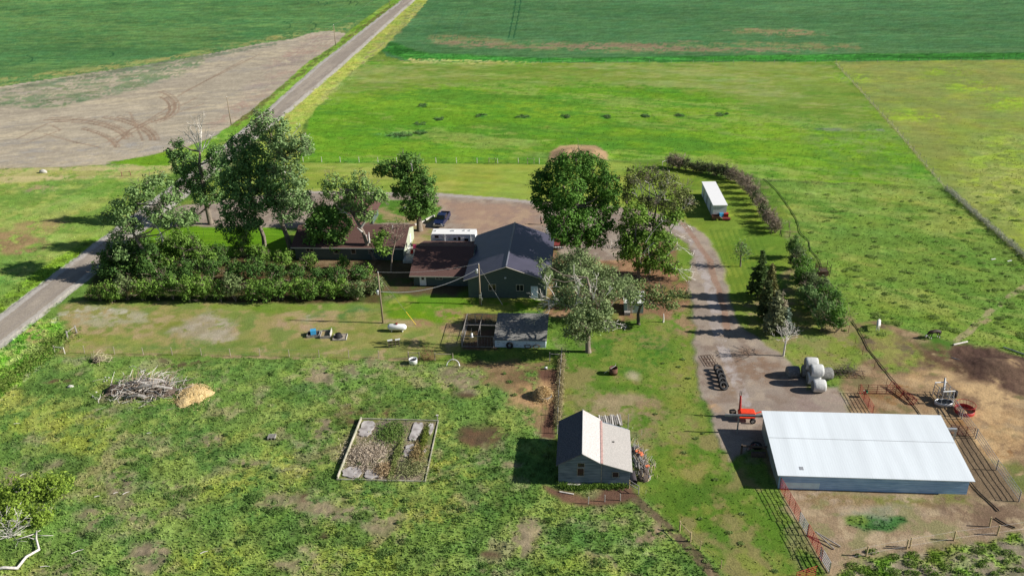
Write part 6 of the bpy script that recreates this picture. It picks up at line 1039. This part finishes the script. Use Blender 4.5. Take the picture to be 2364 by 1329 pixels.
# ------------------------------------------------------------------ fences
def fence(name, label, px, step=4.2, h=1.25, r=.06, mat=None, wires=3, wr=.008, rails=0, posts=None, cat='fence', wmat=None, railr=.05, rmat=None):
    P = [G(*p) for p in px]; o0 = P[0].copy(); t = thing(name, label, cat, tuple(o0)); pts = []
    if posts: pts = [G(*p)-o0 for p in posts]
    else:
        for a, c in zip(P, P[1:]):
            n = max(1, round((c-a).length/step)); pts += [(a+(c-a)*k/n)-o0 for k in range(n)]
        pts.append(P[-1]-o0)
    pts = pts[:98]
    for p in pts: b = MB(); l_ = Vector((rnd.gauss(0, .04), rnd.gauss(0, .04), 0)); hh = h*rnd.uniform(.94, 1.06); b.tube([p+Vector((0, 0, -.1)), p+l_+Vector((0, 0, hh))], [r, r*.9], 6); b.build('post', mat or mWood, t)
    for k in range(wires): b = MB(); z = h*(.25+.68*k/max(1, wires-1)) if wires > 1 else h*.9; b.tube([p-o0+Vector((0, 0, z)) for p in P], wr, 3, cap=False); b.build('wire', wmat or mWire, t)
    for k in range(rails): b = MB(); z = h*(.92-.75*k/max(1, rails-1)) if rails > 1 else h*.85; b.tube([p-o0+Vector((0, 0, z)) for p in P], railr, 5); b.build('rail', rmat or mat or mWood, t)
    return t
fence('wire_fence', 'wire fence with pale posts between the mown strip and the meadow', [(700, 374), (960, 375), (1245, 378)], 4.6, 1.3, .07, mDead)
fence('wire_fence', 'wire fence with grey wooden posts along the top of the foreground paddock', [(127, 813), (265, 817), (600, 822), (944, 828)], 4.1, 1.25, .06, mWood)
fence('wire_fence', 'wire fence on thin posts dividing the two pastures down the right side', [(1930, 147), (2060, 290), (2185, 437), (2280, 520), (2364, 592), (2420, 640)], 5.2, 1.2, .05, mWoodG)
fence('wire_fence', 'faint wire fence along the near edge of the far crop field', [(1250, 147), (1600, 146), (1930, 145), (2364, 141)], 7., 1.1, .05, mWoodG, 2)
fence('wire_fence', 'fence running from the coop down to the old shed', [(1297, 820), (1293, 870), (1290, 920), (1286, 1000)], 3.2, 1.3, .07, mWoodG, 4, .01)
fence('wire_fence', 'fence of thin dark posts from the shrub row to the red gates', [(1958, 768), (1991, 818), (2018, 850), (2045, 893)], 3.6, 1.3, .035, mRust, 2)
fence('post_fence', 'row of tall wooden posts across the near right corner', [(1960, 1292), (1999, 1283), (2095, 1265), (2202, 1247), (2302, 1234), (2400, 1220)], 4, 1.35, .09, mWoodY, 2, .008, posts=[(1999, 1283), (2093, 1266), (2101, 1263), (2202, 1247), (2284, 1215), (2302, 1234)])
fence('wire_fence', 'diagonal fence with thin wooden posts across the lawn below the barn', [(1594, 1249), (1616, 1268), (1664, 1311), (1730, 1375)], 4, 1.2, .05, mWoodY, 3, posts=[(1616, 1268), (1664, 1311), (1712, 1356)])
fence('rail_brace', 'wooden H-brace at the top of the diagonal fence', [(1569, 1224), (1594, 1249)], 5, 1.25, .10, mWoodY, 0, rails=1)
fence('rail_brace', 'weathered leaning H-brace at the roadside corner below the hedge', [(177, 768), (157, 782)], 9, 1.3, .13, mWoodG, 0, rails=1)
fence('rail_brace', 'pale H-brace at the road end of the paddock fence', [(127, 813), (150, 816)], 9, 1.15, .07, mDead, 0, rails=1)
fence('rail_brace', 'wooden brace with rail behind the white trough', [(943, 828), (968, 829)], 9, 1.25, .08, mWood, 0, rails=1)
fence('rail_brace', 'long wooden brace behind the plastic hoop', [(1004, 831), (1046, 832)], 9, 1.25, .07, mWood, 0, rails=1)
fence('rail_brace', 'wooden brace with rail under the coop corner at the fence top', [(1269, 832), (1296, 834)], 9, 1.35, .07, mWoodG, 0, rails=1)
fence('rail_brace', 'wooden brace in the meadow fence, left of the large round tree', [(1129, 377), (1144, 377)], 9, 1.35, .08, mWood, 0, rails=1)
fence('rail_brace', 'wooden brace in the meadow fence, nearest the large round tree', [(1218, 378), (1233, 378)], 9, 1.4, .08, mWood, 0, rails=1)
fence('rail_brace', 'low dark brown brace at the near end of the curved windbreak', [(1800, 543), (1823, 546), (1821, 525)], 9, 1.0, .06, mWoodD, 0, rails=1)
fence('rail_brace', 'white-topped brace at the far end of the curved windbreak', [(1529, 382), (1541, 377)], 9, 1.0, .06, mDead, 0, rails=1)
fence('rail_brace', 'reddish H-brace standing alone in the field left of the road', [(282, 407), (302, 405)], 9, 1.1, .10, M('reddish_post', (.22, .11, .08), .9, .2, 4), 0, rails=1)
fence('rail_brace', 'small grey gate beside the thick shrub row', [(1852, 592), (1857, 606)], 9, 1.2, .05, mGalv, 0, rails=3, railr=.03)
fence('post_fence', 'three short posts in a line at the foot of the old shed path', [(1382, 1160), (1396, 1157), (1434, 1155)], 4, .95, .07, mWoodG, 0, posts=[(1358, 1162), (1396, 1157), (1432, 1154)])
t = thing('marker_post', 'short white post beside the rusty hay rack', 'post', tuple(G(1869, 608))); b = MB(); b.tube([(0, 0, 0), (.15, 0, 1.1)], .07, 7); b.build('shaft', mWhite, t)
def panel(label, a, c, h, mat, nb=6, lean=(0, 0), n=3, z0=.1, name='corral_panel', r=.03, cat='corral panel', flat=None):
    p0, p1 = G(*a), G(*c); t = thing(name, label, cat, tuple(p0)); d = p1-p0; ln = Vector((*lean, 0)); up_ = Vector((0, 0, h)) if flat is None else Vector((*flat, .25))
    for k in range(nb): q = up_*(k/(nb-1))+Vector((0, 0, z0))+ln*(k/(nb-1)); b = MB(); b.tube([q, q+d], r, 5); b.build('rail', mat, t)
    for k in range(n+1): q = d*(k/n)+Vector((0, 0, z0)); b = MB(); b.tube([q-Vector((0, 0, z0 if flat is None else 0)), q+up_*1.02+ln], r*1.2, 5); b.build('upright', mat, t)
    return t
panel('red corral panel leading away from the near left barn corner', (1800, 1128), (1845, 1205), 1.5, mRed, 6, n=4); panel('grey steel gate between the two red corral panels', (1845, 1205), (1863, 1234), 1.3, mGalv, 5, n=2, name='gate', cat='gate', r=.04)
panel('red corral panel below the grey gate', (1864, 1236), (1896, 1295), 1.5, mRed, 6, n=3); panel('short grey gate at the near end of the red panels', (1893, 1286), (1914, 1322), 1.3, mGalv, 5, n=1, name='gate', cat='gate', r=.05)
panel('red panel angled out of the bottom edge of the view', (1836, 1345), (1882, 1330), 1.3, mRed, 6, n=2)
panel('brown-red corral panel with diagonal brace in front of the dirt pen', (1980, 908), (2067, 909), 1.3, mRedD, 5, n=4, r=.035); panel('red corral panel running from the pen corner toward the barn roof', (1984, 908), (2014, 958), 1.35, mRed, 6, n=3)
panel('stack of red gates leaning along the pen, back one', (2050, 893), (2108, 936), .7, mRed, 5, (.5, .3), 2); panel('stack of red gates leaning along the pen, front one', (2056, 903), (2098, 934), .6, mRed, 5, (.7, .5), 2)
panel('dark iron frame panel lying on the dirt right of the bales', (1926, 872), (1996, 874), 1, mRust, 4, n=4, flat=(0, 1.5)); panel('red mesh gate between barn and alley', (2192, 1000), (2248, 1008), 1.2, mRedD, 6, n=3, name='gate', cat='gate')
t = fence('pipe_fence', 'long alley fence of dark pipe rails right of the barn', [(2188, 925), (2252, 1012), (2300, 1084), (2352, 1157)], 4.6, 1.5, .07, mWoodG, 0, rails=4, railr=.035, rmat=mSteel)
t = fence('pipe_fence', 'second pipe rail line beside the alley fence', [(2175, 905), (2215, 962)], 4.6, 1.4, .06, mSteel, 0, rails=4, railr=.035)
t = thing('salt_lick_tub', 'green tub hanging on the red corral panel', 'tub', tuple(G(1996, 916))); b = MB(); b.lathe([(0, .5), (.25, .5), (.32, .95), (.28, .95), (.2, .55)], n=14); b.build('bowl', mGreen, t, True); b = MB(); b.torus((0, 0, .95), .31, .03, n=16); b.build('rim', mGreen, t)
for lb, p in (('long grey pole on the ground beside the lower red panel, upper one', ((1880, 1234), (1940, 1262))), ('long grey pole on the ground beside the lower red panel, lower one', ((1884, 1237), (1926, 1268)))):
    t = thing('pole', lb, 'pole', (0, 0, 0)); b = MB(); b.tube([G(*p[0])+Vector((0, 0, .5)), G(*p[1])+Vector((0, 0, .08))], .07, 6); b.build('shaft', mWoodG, t)
for lb, p, r_ in (('white log lying at the edge of the manure heap', ((2201, 797), (2233, 790)), .13), ('grey-green pipe lying in the grass at the right edge', ((2316, 802), (2380, 824)), .10), ('dark thin pole on the ground near the manure heap', ((2195, 825), (2222, 833)), .05)):
    t = thing('log', lb, 'log', (0, 0, 0)); b = MB(); b.tube([G(*p[0])+Vector((0, 0, r_)), G(*p[1])+Vector((0, 0, r_))], r_, 8); b.build('wood', mDead if 'white' in lb else mSteel, t)
for i, (a, c) in enumerate((((2290, 600), (2299, 596)), ((2327, 604), (2333, 598)))): t = thing('board', f'white board in the pasture near the right edge, {"left" if i == 0 else "right"} one', 'board', tuple(G(*a)), .4); b = MB(); b.box((.3, 0, .12), (.9, .15, .08)); b.build('plank', mWhite, t)
t = thing('fallen_branch', 'thick crooked pale dead branch on the ground in the near left corner', 'branch', tuple(G(60, 1290))); o0 = G(60, 1290); b = MB(); pp = [(-20, 1319), (10, 1313), (42, 1315), (62, 1290), (92, 1274), (86, 1250), (87, 1232)]; b.tube([G(*p)-o0+Vector((0, 0, .18+.05*i)) for i, p in enumerate(pp)], [.17, .16, .17, .15, .14, .10, .07], 8)
for a, c in (((87, 1240), (125, 1240)), ((86, 1250), (55, 1240)), ((87, 1232), (96, 1227)), ((62, 1290), (48, 1308)), ((50, 1238), (15, 1240)), ((86, 1235), (30, 1252))): b.tube([G(*a)-o0+Vector((0, 0, .3)), G((a[0]+c[0])/2, (a[1]+c[1])/2+2)-o0+Vector((0, 0, .4)), G(*c)-o0+Vector((0, 0, .3))], [.06, .045, .02], 5)
b.build('wood', mDead, t, True)
t = thing('dead_branches', 'spray of thin bare dead branches over the willow at the left edge', 'branches', tuple(G(20, 1240))); b = MB()
for k in range(12): branch(b, (rnd.gauss(0, .2), rnd.gauss(0, .2), .1), (rnd.gauss(.5, .8), rnd.gauss(.5, .6), .7), 1.7, .05, 2, .6, 3, 4, rmin=.015)
b.build('wood', mDead, t)
for i, (x, y, a, l_) in enumerate(((180, 1275, .6, 1.2), (105, 1310, .1, 1.0), (472, 1277, .5, .8), (292, 1140, .7, .8), (100, 1195, .6, 1.2), (54, 1098, .8, .7), (268, 1140, .5, .5), (345, 1002, .2, .6), (40, 980, .1, .8), (225, 1148, .4, .6))):
    t = thing('stick', f'pale dead stick in the foreground grass, {ordn(i)} of the scattered ones', 'stick', tuple(G(x, y)), a, 'pale sticks scattered in the foreground grass'); b = MB(); b.tube([(-l_/2, 0, .18), (0, .05, .22), (l_/2, 0, .2)], [.05, .045, .02], 5); b.build('wood', mDead, t)
for i, (x, y, a) in enumerate(((1009, 500, .5), (985, 512, 1.3))): t = thing('timber', f'pale landscape timber edging the island by the leaning tree, {"right" if i == 0 else "left"} one', 'timber', tuple(G(x-16, y+4)), 1.0-.1*i); b = MB(); b.bb(-1.3, 1.3, -.14, .14, 0, .3); b.build('beam', mDead, t)
t = thing('rock', 'white boulder in the grass island behind the house', 'rock', tuple(G(936, 483))); b = MB(); b.lathe([(0, -.1), (.7, 0), (.65, .3), (.3, .5), (0, .52)], n=9); b.v = [(x*rnd.uniform(.85, 1.2), y*.6, z) for x, y, z in b.v]; b.build('stone', mConc, t, True)
t = thing('rock', 'white boulder in the dry strip left of the road', 'rock', tuple(G(100, 399))); b = MB(); b.lathe([(0, -.1), (.9, 0), (.8, .5), (.4, .8), (0, .85)], n=9); b.v = [(x*rnd.uniform(.85, 1.2), y*.6, z) for x, y, z in b.v]; b.build('stone', mConc, t, True)
# tumbleweeds packed along the pasture fence, weeds and leafy forbs: nobody could count them
def strip(name, label, px, n, wd_, hm, ca, cb, size=.16):
    P = [G(*p) for p in px]; Ls = [(c-a).length for a, c in zip(P, P[1:])]; seg = R.choice(len(Ls), n, p=np.array(Ls)/sum(Ls)); u = R.rand(n); A = np.array([[*p] for p in P]); C = A[seg]+(A[seg+1]-A[seg])*u[:, None]
    hh = hm*(.4+.9*fbm(C[:, 0], C[:, 1], 1.6, 88, 2)); C[:, :2] += R.randn(n, 2)*wd_*.4; C[:, 2] = R.rand(n)**1.2*hh+.03; c = np.array(ca)+(np.array(cb)-np.array(ca))*R.rand(n)[:, None]; Vv, Fv, Cv = cards(C, size*(.5+R.rand(n)), c, .5, .35); props(npmesh(name, Vv, Fv, mGrass, Cv), label, None, None, 'stuff')
strip('tumbleweeds', 'grey tumbleweeds packed along the right pasture fence', [(2185, 437), (2280, 520), (2364, 592), (2440, 660)], 7000, .8, .95, (.28, .30, .22), (.52, .52, .42), .14)
strip('dry_grass', 'pale dry grass standing along the far part of the pasture fence', [(1930, 147), (2060, 290), (2185, 437)], 2200, .6, .18, (.48, .46, .30), (.66, .62, .45), .12)
strip('fence_grass', 'tall grass left standing under the fence beside the coop and old shed', [(1298, 822), (1293, 900), (1288, 985)], 3500, .7, .7, (.22, .19, .10), (.42, .36, .2), .13)
strip('weeds', 'leafy weeds along the foot of the old shed', [(1292, 1122), (1340, 1128), (1385, 1122), (1405, 1126), (1450, 1122)], 4000, .6, .5, (.07, .15, .02), (.16, .26, .04), .1)
strip('ditch_weeds', 'tall green weeds in the ditch between road and paddock', [(-60, 930), (60, 850), (120, 800), (150, 770)], 6000, 3.2, .45, (.12, .20, .03), (.26, .34, .08), .16)
def clumps(name, label, spots, ca, cb):
    Ps = []
    for x, y, r_, h_ in spots:
        g0 = G(x, y); n = int(260*r_*r_+60); a = R.rand(n)*6.283; q = np.sqrt(R.rand(n))*r_; Ps.append(np.column_stack([g0.x+q*np.cos(a), g0.y+q*np.sin(a)*.8, .04+h_*R.rand(n)*(1-(q/r_)**2*.7)]))
    P = np.concatenate(Ps); n = len(P); c = np.array(ca)+(np.array(cb)-np.array(ca))*R.rand(n)[:, None]; Vv, Fv, Cv = cards(P, .09*(.5+R.rand(n)), c, .5, .45); props(npmesh(name, Vv, Fv, mGrass, Cv), label, None, None, 'stuff')
rw = random.Random(31)
sp = [(590, 1150, 1.2, .6), (640, 1180, 1., .5), (575, 1175, .8, .5), (540, 1300, .9, .5), (1310, 1228, 1., .6), (1305, 1245, .8, .5), (890, 1275, .8, .4), (935, 1250, .6, .4), (930, 1310, .7, .4), (560, 1255, .6, .4), (440, 1135, 1.4, .5), (400, 1145, 1., .5), (830, 1110, .7, .4), (1270, 1200, .6, .3), (1385, 1300, .8, .4)]
sp += [(rw.uniform(0, 1500), rw.uniform(1000, 1325), rw.uniform(.25, .7), rw.uniform(.2, .4)) for k in range(80)] + [(rw.uniform(120, 1240), rw.uniform(835, 1000), rw.uniform(.2, .5), rw.uniform(.15, .3)) for k in range(40)]
clumps('weeds', 'dark leafy weed clumps scattered over the foreground paddock', sp, (.08, .16, .035), (.19, .30, .08))
sp = [(rw.uniform(1500, 1850), rw.uniform(800, 1320), rw.uniform(.2, .45), rw.uniform(.08, .16)) for k in range(36)]
clumps('weeds', 'pale weed tufts scattered over the lawn beside the drive', [p for p in sp if p[0] < 1560+(p[1]-800)*.55 or p[0] < 1600], (.16, .25, .06), (.28, .37, .12))
clumps('weeds', 'green weed clumps along the bottom right fence', [(rw.uniform(1960, 2364), rw.uniform(1265, 1329), rw.uniform(.3, .8), rw.uniform(.2, .4)) for k in range(26)], (.09, .18, .02), (.20, .30, .06))
clumps('weeds', 'green tussocks in the right-hand pasture', [(rw.uniform(1850, 2364), rw.uniform(440, 780), rw.uniform(.3, .9), rw.uniform(.15, .3)) for k in range(170)], (.17, .27, .06), (.32, .42, .12))
clumps('tall_weeds', 'broken line of dark bushy weeds across the meadow', [(x+rw.uniform(-12, 12), y+rw.uniform(-3, 3), rw.uniform(.4, 1.), rw.uniform(.3, .7)) for x, y in ((977, 244), (1112, 267), (1208, 271), (1300, 270), (1395, 271), (1487, 268), (1572, 266), (1668, 265), (1018, 276), (968, 287), (970, 308), (940, 312), (910, 312)) for k in range(5)], (.05, .12, .03), (.22, .34, .14))
